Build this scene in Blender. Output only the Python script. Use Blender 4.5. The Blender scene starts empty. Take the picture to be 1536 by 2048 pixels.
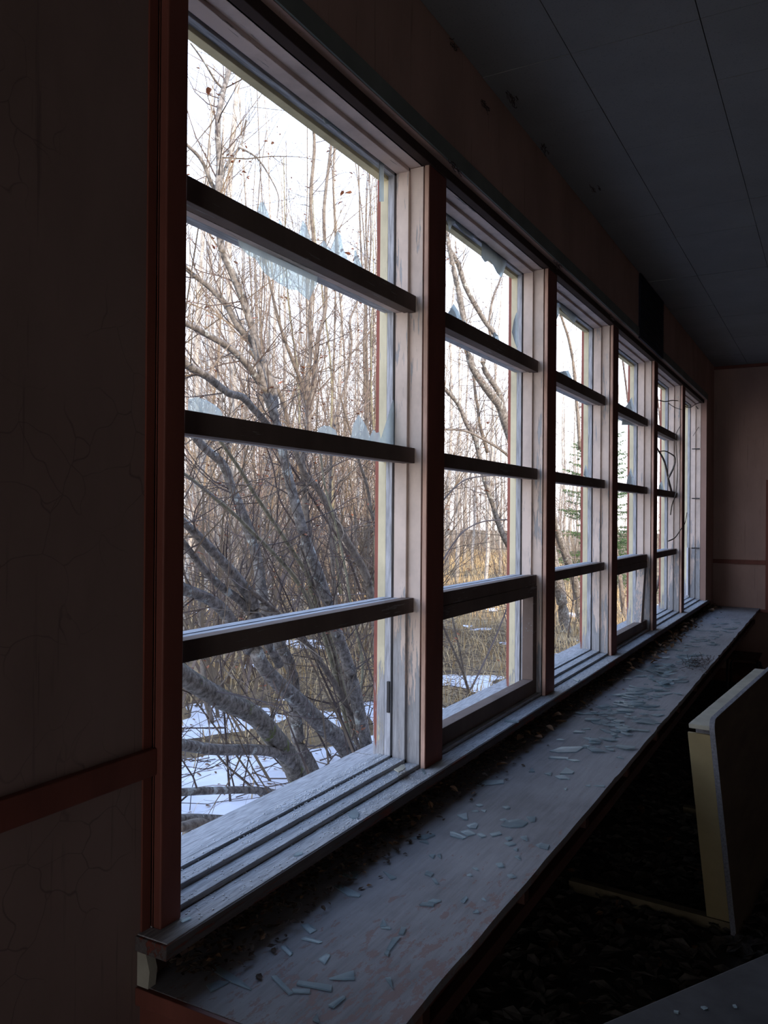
import bpy, bmesh, math, random
import numpy as np
from mathutils import Vector, Matrix, noise
random.seed(7)
SC = bpy.context.scene
COL = SC.collection
R = random.random
U = random.uniform

# ------------------------------------------------------------------ camera
FPX, YAW, PIT, ROL, CX, EYE = 1640.0, 0.503945, 0.004113, 0.007635, 1.126844, 1.65
CF = Vector((-math.sin(YAW)*math.cos(PIT), math.cos(YAW)*math.cos(PIT), math.sin(PIT)))
_r0 = Vector((math.cos(YAW), math.sin(YAW), 0)); _u0 = _r0.cross(CF)
CR = math.cos(ROL)*_r0 + math.sin(ROL)*_u0
CU = -math.sin(ROL)*_r0 + math.cos(ROL)*_u0
CO = Vector((CX, 0, EYE))
cam = bpy.data.objects.new('camera', bpy.data.cameras.new('camera')); COL.objects.link(cam)
cam.data.sensor_fit = 'HORIZONTAL'; cam.data.sensor_width = 36; cam.data.lens = FPX/1536*36
cam.data.clip_start = 0.02; cam.data.clip_end = 500
cam.matrix_world = Matrix(((CR.x, CU.x, -CF.x, CO.x), (CR.y, CU.y, -CF.y, CO.y), (CR.z, CU.z, -CF.z, CO.z), (0, 0, 0, 1)))
SC.camera = cam

def at(px, py, ax, val):            # a sight line met with the plane axis=val
    d = CF + CR*((px-768)/FPX) + CU*((1024-py)/FPX)
    return CO + d*((val-CO[ax])/d[ax])
def dep(p): return (p-CO).dot(CF)

# ------------------------------------------------------------------ light
SC.view_settings.view_transform = 'Standard'; SC.view_settings.look = 'None'
SC.view_settings.gamma = 1; SC.view_settings.exposure = 0.0; SC.view_settings.use_curve_mapping = False
SKY = 3.1
w = bpy.data.worlds.new('World'); SC.world = w; w.use_nodes = True
nt = w.node_tree; nt.nodes.clear()
o_ = nt.nodes.new('ShaderNodeOutputWorld'); b_ = nt.nodes.new('ShaderNodeBackground')
tc = nt.nodes.new('ShaderNodeTexCoord'); sp = nt.nodes.new('ShaderNodeSeparateXYZ'); rp = nt.nodes.new('ShaderNodeValToRGB')
nt.links.new(tc.outputs['Generated'], sp.inputs[0]); nt.links.new(sp.outputs['Z'], rp.inputs[0])
rp.color_ramp.elements[0].position = 0.0; rp.color_ramp.elements[0].color = (0.93, 0.90, 0.93, 1)
rp.color_ramp.elements[1].position = 0.85; rp.color_ramp.elements[1].color = (0.27, 0.43, 0.80, 1)
e = rp.color_ramp.elements.new(0.38); e.color = (0.63, 0.72, 0.90, 1)
nt.links.new(rp.outputs[0], b_.inputs[0]); b_.inputs[1].default_value = SKY
nt.links.new(b_.outputs[0], o_.inputs[0])
sun = bpy.data.objects.new('sun', bpy.data.lights.new('sun', 'SUN')); COL.objects.link(sun)
sun.data.energy = 5.0; sun.data.angle = 0.01; sun.data.color = (1.0, 0.80, 0.58)
_sd = Vector((0.86, -0.50, 0.0)).normalized()*math.cos(math.radians(20)) + Vector((0, 0, math.sin(math.radians(20))))
sun.rotation_euler = _sd.to_track_quat('Z', 'Y').to_euler(); sun.location = (10, -10, 12)

# ------------------------------------------------------------------ materials
def mat_new(name):
    m = bpy.data.materials.new(name); m.use_nodes = True
    b = m.node_tree.nodes['Principled BSDF']; b.inputs['Specular IOR Level'].default_value = 0.25
    return m, m.node_tree, b
def tex(nt, scale, vec=(1, 1, 1), detail=6, rough=0.6, loc=(0, 0, 0)):
    t = nt.nodes.new('ShaderNodeTexCoord'); mp = nt.nodes.new('ShaderNodeMapping')
    mp.inputs['Scale'].default_value = vec; mp.inputs['Location'].default_value = loc
    n = nt.nodes.new('ShaderNodeTexNoise'); n.inputs['Scale'].default_value = scale
    n.inputs['Detail'].default_value = detail; n.inputs['Roughness'].default_value = rough
    nt.links.new(t.outputs['Object'], mp.inputs[0]); nt.links.new(mp.outputs[0], n.inputs['Vector'])
    return n
def ramp(nt, src, stops):
    r = nt.nodes.new('ShaderNodeValToRGB'); els = r.color_ramp.elements
    while len(els) < len(stops): els.new(0.5)
    for el, (p, c) in zip(els, stops):
        el.position = p; el.color = (*c, 1) if len(c) == 3 else c
    nt.links.new(src, r.inputs[0]); return r
def mixc(nt, fac, a, b):
    m = nt.nodes.new('ShaderNodeMix'); m.data_type = 'RGBA'
    for s, k in ((a, 6), (b, 7)):
        if isinstance(s, tuple): m.inputs[k].default_value = (*s, 1)
        else: nt.links.new(s, m.inputs[k])
    if isinstance(fac, float): m.inputs[0].default_value = fac
    else: nt.links.new(fac, m.inputs[0])
    return m.outputs[2]
def bump(nt, b, src, strength, dist=0.002):
    n = nt.nodes.new('ShaderNodeBump'); n.inputs['Strength'].default_value = strength; n.inputs['Distance'].default_value = dist
    nt.links.new(src, n.inputs['Height']); nt.links.new(n.outputs[0], b.inputs['Normal'])
def BW(v): return (v, v, v)

def m_plain(name, c, rough=0.8, var=0.25, scale=20, vec=(1, 1, 1), bs=0.3, spec=None):
    m, nt, b = mat_new(name)
    n = tex(nt, scale, vec)
    r = ramp(nt, n.outputs[0], [(0.3, tuple(x*(1-var) for x in c)), (0.7, tuple(min(1, x*(1+var)) for x in c))])
    nt.links.new(r.outputs[0], b.inputs['Base Color']); b.inputs['Roughness'].default_value = rough
    if spec is not None: b.inputs['Specular IOR Level'].default_value = spec
    if bs: bump(nt, b, n.outputs[0], bs)
    return m
def m_peel(name, paint, wood, grain, thr=0.5, zwear=None, rough=0.75, soft=0.012):
    """paint flaking off grey weathered timber; grain = axis letter the timber runs along"""
    m, nt, b = mat_new(name)
    st = {'z': (34, 34, 2.4), 'y': (34, 2.4, 34)}[grain]
    st2 = {'z': (6, 6, 1.4), 'y': (6, 1.4, 6)}[grain]
    fine = tex(nt, 3.2, st, 5, 0.7); big = tex(nt, 1.6, st2, 4, 0.6, (3, 5, 1))
    add = nt.nodes.new('ShaderNodeMath'); add.operation = 'MULTIPLY_ADD'; add.inputs[1].default_value = 0.5
    nt.links.new(fine.outputs[0], add.inputs[0])
    hm = nt.nodes.new('ShaderNodeMath'); hm.operation = 'MULTIPLY'; hm.inputs[1].default_value = 0.5
    nt.links.new(big.outputs[0], hm.inputs[0]); nt.links.new(hm.outputs[0], add.inputs[2])
    src = add.outputs[0]
    if zwear:                        # worn more towards the sill, where water stood
        t = nt.nodes.new('ShaderNodeTexCoord'); s = nt.nodes.new('ShaderNodeSeparateXYZ'); nt.links.new(t.outputs['Object'], s.inputs[0])
        mr = nt.nodes.new('ShaderNodeMapRange'); nt.links.new(s.outputs['Z'], mr.inputs[0])
        mr.inputs[1].default_value = 0.85; mr.inputs[2].default_value = zwear; mr.inputs[3].default_value = 0.17; mr.inputs[4].default_value = 0.0
        a2 = nt.nodes.new('ShaderNodeMath'); nt.links.new(src, a2.inputs[0]); nt.links.new(mr.outputs[0], a2.inputs[1]); src = a2.outputs[0]
    mask = ramp(nt, src, [(thr-soft, BW(0)), (thr+soft, BW(1))])
    wd = ramp(nt, fine.outputs[0], [(0.3, tuple(x*0.6 for x in wood)), (0.7, tuple(x*1.25 for x in wood))])
    dirt = tex(nt, 5, (1, 1, 0.6), 5, 0.65, (9, 1, 4))
    pc = ramp(nt, dirt.outputs[0], [(0.35, tuple(x*0.72 for x in paint)), (0.6, paint)])
    nt.links.new(mixc(nt, mask.outputs[0], pc.outputs[0], wd.outputs[0]), b.inputs['Base Color'])
    b.inputs['Roughness'].default_value = rough
    inv = nt.nodes.new('ShaderNodeMath'); inv.operation = 'SUBTRACT'; inv.inputs[0].default_value = 1.0
    nt.links.new(mask.outputs[0], inv.inputs[1])
    bump(nt, b, inv.outputs[0], 0.7, 0.0012)
    return m
def m_bark(name, c1, c2, sc=14, lich=None):
    m, nt, b = mat_new(name)
    n = tex(nt, sc, (1, 1, 0.8), 8, 0.7)
    r = ramp(nt, n.outputs[0], [(0.32, tuple(x*0.35 for x in c1)), (0.45, c1), (0.66, c2)])
    col = r.outputs[0]
    if lich:
        n2 = tex(nt, 9, (1, 1, 1), 6, 0.7, (4, 2, 8)); k = ramp(nt, n2.outputs[0], [(0.58, BW(0)), (0.63, BW(1))])
        col = mixc(nt, k.outputs[0], col, lich)
    nt.links.new(col, b.inputs['Base Color']); b.inputs['Roughness'].default_value = 0.9
    bump(nt, b, n.outputs[0], 0.8, 0.008); return m

M = {}
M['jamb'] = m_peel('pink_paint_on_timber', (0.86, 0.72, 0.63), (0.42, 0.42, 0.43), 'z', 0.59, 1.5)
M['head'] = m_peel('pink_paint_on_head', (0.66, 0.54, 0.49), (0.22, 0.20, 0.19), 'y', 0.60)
M['rail'] = m_peel('brown_paint_on_rail', (0.17, 0.125, 0.105), (0.22, 0.20, 0.19), 'y', 0.60)
M['grey_z'] = m_plain('weathered_upright', (0.46, 0.47, 0.50), 0.8, 0.45, 6, (30, 30, 2), 0.6)
M['grey_y'] = m_plain('weathered_length', (0.42, 0.44, 0.47), 0.75, 0.45, 6, (30, 2, 30), 0.6)
M['silltop'] = m_plain('weathered_sill_grit', (0.38, 0.385, 0.39), 0.8, 0.4, 7, (30, 2.2, 30), 0.7, spec=0.1)
M['cream_z'] = m_peel('cream_paint_upright', (0.86, 0.78, 0.54), (0.42, 0.42, 0.43), 'z', 0.63, 1.25)
M['cream_y'] = m_peel('cream_paint_length', (0.78, 0.70, 0.44), (0.42, 0.42, 0.43), 'y', 0.66)
M['brown_out'] = m_peel('redbrown_paint_outside', (0.36, 0.13, 0.10), (0.40, 0.40, 0.42), 'z', 0.64, 1.2)
M['gap'] = m_plain('dark_gap', (0.03, 0.02, 0.018), 0.9, 0.2, 20)
M['red'] = m_plain('red_brown_paint', (0.17, 0.055, 0.038), 0.55, 0.22, 9, (1, 1, 0.3), 0.15)
M['lit_edge'] = m_plain('lit_pinkish_edge', (0.55, 0.36, 0.28), 0.7, 0.3, 30, (1, 1, 0.2), 0.3)  # side edge of the red cover boards, the light on it put into the colour
M['red_worn'] = m_peel('red_paint_worn', (0.10, 0.042, 0.032), (0.10, 0.07, 0.06), 'y', 0.56)
M['stool_edge'] = m_peel('stool_edge_paint', (0.20, 0.06, 0.04), (0.10, 0.085, 0.08), 'y', 0.46)
M['strip'] = m_plain('black_brown_strip', (0.045, 0.028, 0.024), 0.8, 0.2, 9)
M['grey_top'] = m_plain('grey_table_top', (0.05, 0.048, 0.048), 0.7, 0.25, 12, spec=0.15)
M['tile_gap'] = m_plain('tile_joint', (0.09, 0.07, 0.06), 0.9, 0.2, 20)
M['grit'] = m_plain('grey_grit', (0.62, 0.63, 0.63), 0.9, 0.3, 40, bs=0)
M['band'] = m_plain('grey_green_band', (0.15, 0.17, 0.155), 0.8, 0.2, 5)
M['yellow'] = m_plain('yellow_painted_ply', (0.30, 0.235, 0.12), 0.55, 0.15, 6, (1, 1, 1), 0.1)
M['cream_ply'] = m_plain('cream_painted_ply', (0.36, 0.34, 0.27), 0.6, 0.2, 9, (1, 1, 1), 0.2)
M['plyface'] = m_plain('bare_plywood', (0.11, 0.088, 0.06), 0.7, 0.25, 5, (3, 0.6, 3), 0.2)
M['plyedge'] = m_plain('grey_ply_edge', (0.17, 0.17, 0.185), 0.75, 0.35, 20, (6, 1, 6), 0.4)
M['dark_metal'] = m_plain('dark_tube_metal', (0.03, 0.03, 0.035), 0.45, 0.2, 20, spec=0.5)
M['vent'] = m_plain('dark_blue_mesh', (0.012, 0.014, 0.028), 0.7, 0.3, 60)

def m_wall(name, base, crack=True, vstain=True):
    m, nt, b = mat_new(name)
    n = tex(nt, 3, (1, 1, 0.5), 6, 0.6); r = ramp(nt, n.outputs[0], [(0.3, tuple(x*0.8 for x in base)), (0.7, tuple(x*1.12 for x in base))])
    col = r.outputs[0]
    if crack:
        t = nt.nodes.new('ShaderNodeTexCoord'); wn = tex(nt, 4, (1, 1, 1), 3, 0.5)
        mp = nt.nodes.new('ShaderNodeVectorMath'); mp.operation = 'ADD'
        nt.links.new(t.outputs['Object'], mp.inputs[0])
        s = nt.nodes.new('ShaderNodeVectorMath'); s.operation = 'SCALE'; s.inputs[3].default_value = 0.25
        nt.links.new(wn.outputs['Color'], s.inputs[0]); nt.links.new(s.outputs[0], mp.inputs[1])
        v = nt.nodes.new('ShaderNodeTexVoronoi'); v.feature = 'DISTANCE_TO_EDGE'; v.inputs['Scale'].default_value = 9
        nt.links.new(mp.outputs[0], v.inputs['Vector'])
        k = ramp(nt, v.outputs['Distance'], [(0.0, BW(0.7)), (0.014, BW(0))])
        a = tex(nt, 2.2, (1, 1, 1), 3, 0.5, (2, 7, 3)); am = ramp(nt, a.outputs[0], [(0.54, BW(0)), (0.62, BW(1))])
        mu = nt.nodes.new('ShaderNodeMath'); mu.operation = 'MULTIPLY'; nt.links.new(k.outputs[0], mu.inputs[0]); nt.links.new(am.outputs[0], mu.inputs[1])
        col = mixc(nt, mu.outputs[0], col, tuple(x*0.45 for x in base))
    if vstain:
        sN = tex(nt, 4, (14, 14, 0.5), 4, 0.6, (1, 1, 1)); sm = ramp(nt, sN.outputs[0], [(0.62, BW(0)), (0.70, BW(0.55))])
        col = mixc(nt, sm.outputs[0], col, tuple(x*0.45 for x in base))
    nt.links.new(col, b.inputs['Base Color']); b.inputs['Roughness'].default_value = 0.75
    bump(nt, b, n.outputs[0], 0.25, 0.004); return m
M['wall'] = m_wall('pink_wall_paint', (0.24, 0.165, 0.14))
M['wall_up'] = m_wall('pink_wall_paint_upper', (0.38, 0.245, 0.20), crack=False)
M['outer'] = m_plain('outer_siding', (0.5, 0.47, 0.38), 0.8)

def m_ceiling():
    m, nt, b = mat_new('grey_ceiling_tiles')
    n = tex(nt, 2.5, (1, 1, 1), 6, 0.6); r = ramp(nt, n.outputs[0], [(0.3, (0.19, 0.185, 0.18)), (0.7, (0.23, 0.225, 0.22))])
    f = tex(nt, 160, (1, 1, 1), 2, 0.5); k = ramp(nt, f.outputs[0], [(0.60, BW(0)), (0.66, BW(0.35))])
    nt.links.new(mixc(nt, k.outputs[0], r.outputs[0], (0.12, 0.12, 0.12)), b.inputs['Base Color'])
    b.inputs['Roughness'].default_value = 0.9; bump(nt, b, f.outputs[0], 0.2, 0.002); return m
M['ceiling'] = m_ceiling()

def m_counter():
    m, nt, b = mat_new('weathered_counter_board')
    g = tex(nt, 3.0, (26, 2.0, 10), 6, 0.7); n = tex(nt, 2.2, (1, 1, 1), 5, 0.6)
    r = ramp(nt, g.outputs[0], [(0.3, (0.17, 0.16, 0.16)), (0.5, (0.25, 0.24, 0.24)), (0.7, (0.32, 0.31, 0.31))])
    p = ramp(nt, n.outputs[0], [(0.38, (0.13, 0.12, 0.12)), (0.58, (0.26, 0.25, 0.25))])
    col = mixc(nt, 0.5, r.outputs[0], p.outputs[0])
    # red paint left in flakes near the near end and front edge
    s = tex(nt, 5.5, (9, 3.2, 4), 6, 0.72, (3, 3, 3)); t = nt.nodes.new('ShaderNodeTexCoord'); sx = nt.nodes.new('ShaderNodeSeparateXYZ')
    nt.links.new(t.outputs['Object'], sx.inputs[0])
    mr = nt.nodes.new('ShaderNodeMapRange'); nt.links.new(sx.outputs['Y'], mr.inputs[0])
    mr.inputs[1].default_value = 1.1; mr.inputs[2].default_value = 2.4; mr.inputs[3].default_value = 0.10; mr.inputs[4].default_value = -0.07
    mx = nt.nodes.new('ShaderNodeMapRange'); nt.links.new(sx.outputs['X'], mx.inputs[0])
    mx.inputs[1].default_value = 0.05; mx.inputs[2].default_value = 0.47; mx.inputs[3].default_value = -0.07; mx.inputs[4].default_value = 0.05
    a1 = nt.nodes.new('ShaderNodeMath'); nt.links.new(s.outputs[0], a1.inputs[0]); nt.links.new(mr.outputs[0], a1.inputs[1])
    a2 = nt.nodes.new('ShaderNodeMath'); nt.links.new(a1.outputs[0], a2.inputs[0]); nt.links.new(mx.outputs[0], a2.inputs[1])
    k = ramp(nt, a2.outputs[0], [(0.60, BW(0)), (0.612, BW(0.7))])
    col = mixc(nt, k.outputs[0], col, (0.22, 0.125, 0.105))
    nt.links.new(col, b.inputs['Base Color']); b.inputs['Roughness'].default_value = 0.7
    b.inputs['Specular IOR Level'].default_value = 0.4
    ad = nt.nodes.new('ShaderNodeMath'); nt.links.new(g.outputs[0], ad.inputs[0]); nt.links.new(k.outputs[0], ad.inputs[1])
    bump(nt, b, ad.outputs[0], 0.5, 0.0015); return m
M['counter'] = m_counter()

def m_glass(name, haze, col, gr=0.1, gm=1.0, tint=(0.86, 0.93, 0.93)):
    m, nt, b = mat_new(name); nt.nodes.remove(b)
    out = nt.nodes['Material Output']
    tr = nt.nodes.new('ShaderNodeBsdfTransparent'); tr.inputs[0].default_value = (*tint, 1)
    gl = nt.nodes.new('ShaderNodeBsdfGlossy'); gl.inputs['Roughness'].default_value = gr; gl.inputs[0].default_value = (0.9*gm, 0.95*gm, gm, 1)
    df = nt.nodes.new('ShaderNodeBsdfDiffuse'); tl = nt.nodes.new('ShaderNodeBsdfTranslucent')
    n = tex(nt, 14, (1, 1, 1), 5, 0.6); r = ramp(nt, n.outputs[0], [(0.3, tuple(x*0.75 for x in col)), (0.7, col)])
    nt.links.new(r.outputs[0], df.inputs[0]); nt.links.new(r.outputs[0], tl.inputs[0])
    m0 = nt.nodes.new('ShaderNodeMixShader'); m0.inputs[0].default_value = 0.7
    nt.links.new(df.outputs[0], m0.inputs[1]); nt.links.new(tl.outputs[0], m0.inputs[2])
    m1 = nt.nodes.new('ShaderNodeMixShader'); m1.inputs[0].default_value = haze
    m2 = nt.nodes.new('ShaderNodeMixShader'); lw = nt.nodes.new('ShaderNodeLayerWeight'); lw.inputs[0].default_value = 0.12
    nt.links.new(tr.outputs[0], m1.inputs[1]); nt.links.new(m0.outputs[0], m1.inputs[2])
    nt.links.new(lw.outputs['Fresnel'], m2.inputs[0]); nt.links.new(m1.outputs[0], m2.inputs[1]); nt.links.new(gl.outputs[0], m2.inputs[2])
    nt.links.new(m2.outputs[0], out.inputs['Surface']); return m
M['pane'] = m_glass('dusty_pane_glass', 0.34, (0.90, 0.95, 0.96))
M['shard'] = m_glass('sky_pale_shard_glass', 0.55, (0.62, 0.72, 0.74), 0.3, 0.6)  # pale blue-grey body colour stands in for the window sky it reflects

M['barkA'] = m_bark('lichened_willow_bark', (0.145, 0.13, 0.115), (0.34, 0.315, 0.285), 30, (0.46, 0.49, 0.46))
M['barkB'] = m_bark('smooth_brown_bark', (0.16, 0.13, 0.105), (0.27, 0.235, 0.19), 22)
M['barkC'] = m_bark('olive_bark', (0.24, 0.22, 0.145), (0.36, 0.335, 0.23), 22)
M['moss'] = m_bark('mossy_bark', (0.13, 0.115, 0.095), (0.31, 0.285, 0.25), 30, (0.12, 0.14, 0.045))
M['twig3'] = m_plain('thicket_twig', (0.21, 0.16, 0.13), 0.9, 0.4, 3, bs=0)
M['twig'] = m_plain('twig_brown', (0.11, 0.085, 0.075), 0.85, 0.4, 3, bs=0)
M['twig2'] = m_plain('twig_tan', (0.20, 0.155, 0.11), 0.85, 0.4, 3, bs=0)
M['aspen'] = m_bark('pale_aspen_bark', (0.40, 0.37, 0.33), (0.62, 0.58, 0.52), 9)
M['leaf_red'] = m_plain('dry_red_leaf', (0.27, 0.10, 0.05), 0.8, 0.4, 8, bs=0)
M['leaf_tan'] = m_plain('dry_brown_leaf', (0.19, 0.105, 0.055), 0.8, 0.5, 30, bs=0)
M['leaf_yel'] = m_plain('yellow_leaf', (0.62, 0.42, 0.10), 0.8, 0.3, 30, bs=0)
M['litter'] = m_plain('dark_leaf_litter', (0.07, 0.048, 0.035), 0.95, 0.6, 30, bs=0)
M['litter_f'] = m_plain('floor_litter', (0.075, 0.065, 0.055), 0.95, 0.6, 20, bs=0)
M['grass'] = m_plain('dry_grass', (0.58, 0.43, 0.23), 0.9, 0.35, 2, bs=0)
M['needle'] = m_plain('spruce_green', (0.10, 0.17, 0.07), 0.85, 0.4, 6, bs=0)
M['snow'] = m_plain('old_snow', (0.76, 0.77, 0.82), 0.7, 0.06, 8, bs=0.2)
M['floor'] = m_plain('dark_dirty_floor', (0.05, 0.045, 0.04), 0.95, 0.5, 9)
def m_ground():
    m, nt, b = mat_new('forest_ground')
    n = tex(nt, 1.3, (1, 1, 1), 8, 0.7)
    r = ramp(nt, n.outputs[0], [(0.3, (0.07, 0.052, 0.035)), (0.5, (0.22, 0.155, 0.085)), (0.66, (0.36, 0.26, 0.15)), (0.8, (0.16, 0.17, 0.07))])
    nt.links.new(r.outputs[0], b.inputs['Base Color']); b.inputs['Roughness'].default_value = 1
    bump(nt, b, n.outputs[0], 1.0, 0.1); return m
M['ground'] = m_ground()

# ------------------------------------------------------------------ mesh helpers
class MB:
    def __init__(s): s.v = []; s.f = []; s.mi = []
    def box(s, x0, x1, y0, y1, z0, z1, mi=0):
        a = len(s.v); s.v += [(x, y, z) for x in (x0, x1) for y in (y0, y1) for z in (z0, z1)]
        for q in ((0, 1, 3, 2), (4, 6, 7, 5), (0, 4, 5, 1), (2, 3, 7, 6), (0, 2, 6, 4), (1, 5, 7, 3)):
            s.f.append([a+i for i in q]); s.mi.append(mi)
        return s
    def hexa(s, p, mi=0):            # eight corners, same order as box
        a = len(s.v); s.v += [tuple(q) for q in p]
        for q in ((0, 1, 3, 2), (4, 6, 7, 5), (0, 4, 5, 1), (2, 3, 7, 6), (0, 2, 6, 4), (1, 5, 7, 3)):
            s.f.append([a+i for i in q]); s.mi.append(mi)
        return s
    def tube(s, pts, rad, n=3, mi=0, cap=True):
        a = len(s.v); k = len(pts)
        for i, p in enumerate(pts):
            t = (pts[min(i+1, k-1)]-pts[max(i-1, 0)])
            if t.length < 1e-6: t = Vector((0, 0, 1))
            t.normalize(); u = t.orthogonal() if abs(t.z) > 0.95 else t.cross(Vector((0, 0, 1)))
            u.normalize(); v = t.cross(u); r = rad[i] if isinstance(rad, (list, tuple)) else rad
            for j in range(n):
                c = math.cos(2*math.pi*j/n); d = math.sin(2*math.pi*j/n)
                q = p+u*(c*r)+v*(d*r); s.v.append((q.x, q.y, q.z))
        for i in range(k-1):
            for j in range(n):
                s.f.append([a+i*n+j, a+i*n+(j+1) % n, a+(i+1)*n+(j+1) % n, a+(i+1)*n+j]); s.mi.append(mi)
        if cap and n > 3:
            s.f.append([a+j for j in range(n)][::-1]); s.mi.append(mi)
            s.f.append([a+(k-1)*n+j for j in range(n)]); s.mi.append(mi)
        return s
    def prism(s, poly, off, mi=0):   # planar polygon thickened along off
        a = len(s.v); n = len(poly)
        s.v += [tuple(p) for p in poly] + [tuple(p+off) for p in poly]
        s.f.append([a+i for i in range(n)][::-1]); s.f.append([a+n+i for i in range(n)]); s.mi += [mi, mi]
        for i in range(n): s.f.append([a+i, a+(i+1) % n, a+n+(i+1) % n, a+n+i]); s.mi.append(mi)
        return s
    def build(s, name, mats, parent=None, smooth=False, bevel=0):
        me = bpy.data.meshes.new(name); me.from_pydata([tuple(v) for v in s.v], [], s.f)
        if not isinstance(mats, (list, tuple)): mats = [mats]
        for m in mats: me.materials.append(m)
        me.polygons.foreach_set('material_index', s.mi)
        if smooth: me.polygons.foreach_set('use_smooth', [True]*len(s.f))
        me.update()
        bm = bmesh.new(); bm.from_mesh(me); bmesh.ops.recalc_face_normals(bm, faces=bm.faces); bm.to_mesh(me); bm.free()
        o = bpy.data.objects.new(name, me); COL.objects.link(o)
        if parent: o.parent = parent
        if bevel:
            b = o.modifiers.new('bevel', 'BEVEL'); b.width = bevel; b.segments = 2; b.limit_method = 'ANGLE'
        return o
def tag(o, label=None, cat=None, group=None, kind=None):
    if label: o['label'] = label
    if cat: o['category'] = cat
    if group: o['group'] = group
    if kind: o['kind'] = kind
    return o
def empty(name, loc=(0, 0, 0)):
    o = bpy.data.objects.new(name, None); COL.objects.link(o); o.location = loc; o.empty_display_size = 0.1
    return o
def struct(o): o['kind'] = 'structure'; return o
def centre(o):                        # put the origin of a loose thing at its own middle
    me = o.data; c = Vector((0, 0, 0))
    for v in me.vertices: c += v.co
    c /= len(me.vertices)
    for v in me.vertices: v.co -= c
    o.location = c; return o

# ------------------------------------------------------------------ dimensions
B = 1.22; Y0 = 1.2321; ZT = 2.7565; ZB = 0.853; YL = 1.1717
YE = Y0+6*B-0.144; YF = 8.95; ZC = 3.19; WX = 0.03; ZG = -0.40
RAILS = [(1.3435, 1.3893), (1.8155, 1.8641), (2.2945, 2.3474)]
XR = 6.5; YN = -3.0

# ------------------------------------------------------------------ building shell
m = MB()
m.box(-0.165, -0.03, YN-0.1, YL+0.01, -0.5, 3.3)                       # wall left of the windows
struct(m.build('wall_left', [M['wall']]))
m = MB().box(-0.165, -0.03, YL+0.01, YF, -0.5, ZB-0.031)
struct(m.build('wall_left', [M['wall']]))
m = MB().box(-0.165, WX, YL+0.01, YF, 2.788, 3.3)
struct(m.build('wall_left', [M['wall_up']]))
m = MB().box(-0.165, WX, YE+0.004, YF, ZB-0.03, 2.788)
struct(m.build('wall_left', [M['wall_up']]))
struct(MB().box(-0.03, XR, YF, YF+0.15, -0.1, 3.3).build('wall_far', [M['wall_up']]))
struct(MB().box(XR, XR+0.15, YN, YF, -0.1, 3.3).build('wall_right', [M['wall_up']]))
m = MB()                                                                # wall behind the camera, with a doorway standing open
m.box(-0.03, 0.7, YN-0.15, YN, -0.1, 3.3); m.box(2.2, XR, YN-0.15, YN, -0.1, 3.3); m.box(0.7, 2.2, YN-0.15, YN, 2.1, 3.3)
struct(m.build('wall_back', [M['wall_up']]))
struct(MB().box(-0.03, XR, YN, YF, -0.15, 0.0).build('floor', [M['floor']]))
struct(MB().box(-0.22, XR+0.7, YN-0.7, YF+0.7, 3.36, 3.52).build('roof', [M['outer']]))
# ceiling of square tiles, 16 inches each, with fine joints
m = MB(); T = 0.4067; m.box(-0.02, XR, YN, YF, ZC+0.012, ZC+0.10, 0)
nx = int(XR/T)+2; ny = int((YF-YN)/T)+2; x_off = 0.345-3*T; y_off = 2.68-14*T
xs = sorted([WX]+[x_off+i*T for i in range(nx+4) if WX < x_off+i*T < XR]+[XR]); ys = sorted([YN]+[y_off+i*T for i in range(ny+4) if YN < y_off+i*T < YF]+[YF])
g = 0.0014
for i in range(len(xs)-1):
    for j in range(len(ys)-1):
        dz = U(0, 0.003)
        m.box(xs[i]+g, xs[i+1]-g, ys[j]+g*0.6, ys[j+1]-g*0.6, ZC+dz, ZC+0.02, 1)
struct(m.build('ceiling', [M['tile_gap'], M['ceiling']]))
# band and dark red strip above the window heads
struct(MB().box(-0.03, 0.006, YL, YE+0.02, ZT, 2.79).build('trim_1', [M['strip']], bevel=0.002))
struct(MB().box(WX-0.002, WX+0.006, YL+0.02, YE+0.06, 2.79, 2.845).build('trim_2', [M['band']]))
# dado rails
struct(MB().box(-0.03, -0.012, YN, YL, 1.148, 1.2).build('trim_3', [M['red']], bevel=0.003))
struct(MB().box(WX, 0.515, YF-0.016, YF, 1.19, 1.232).build('trim_4', [M['red']], bevel=0.002))
struct(MB().box(WX, XR, YF-0.014, YF, 0, 0.13).build('baseboard_far', [M['red']], bevel=0.002))
struct(MB().box(-0.03, -0.016, 1.15, YF, 0, 0.12).build('baseboard_left', [M['red']]))
struct(MB().box(WX, XR, YF-0.02, YF, ZC-0.03, ZC).build('trim_5', [M['red']]))
# batten joint on the left wall
struct(MB().box(-0.0305, -0.0265, 1.152, YL-0.004, 1.2, ZC).build('trim_6', [M['wall']]))

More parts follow.
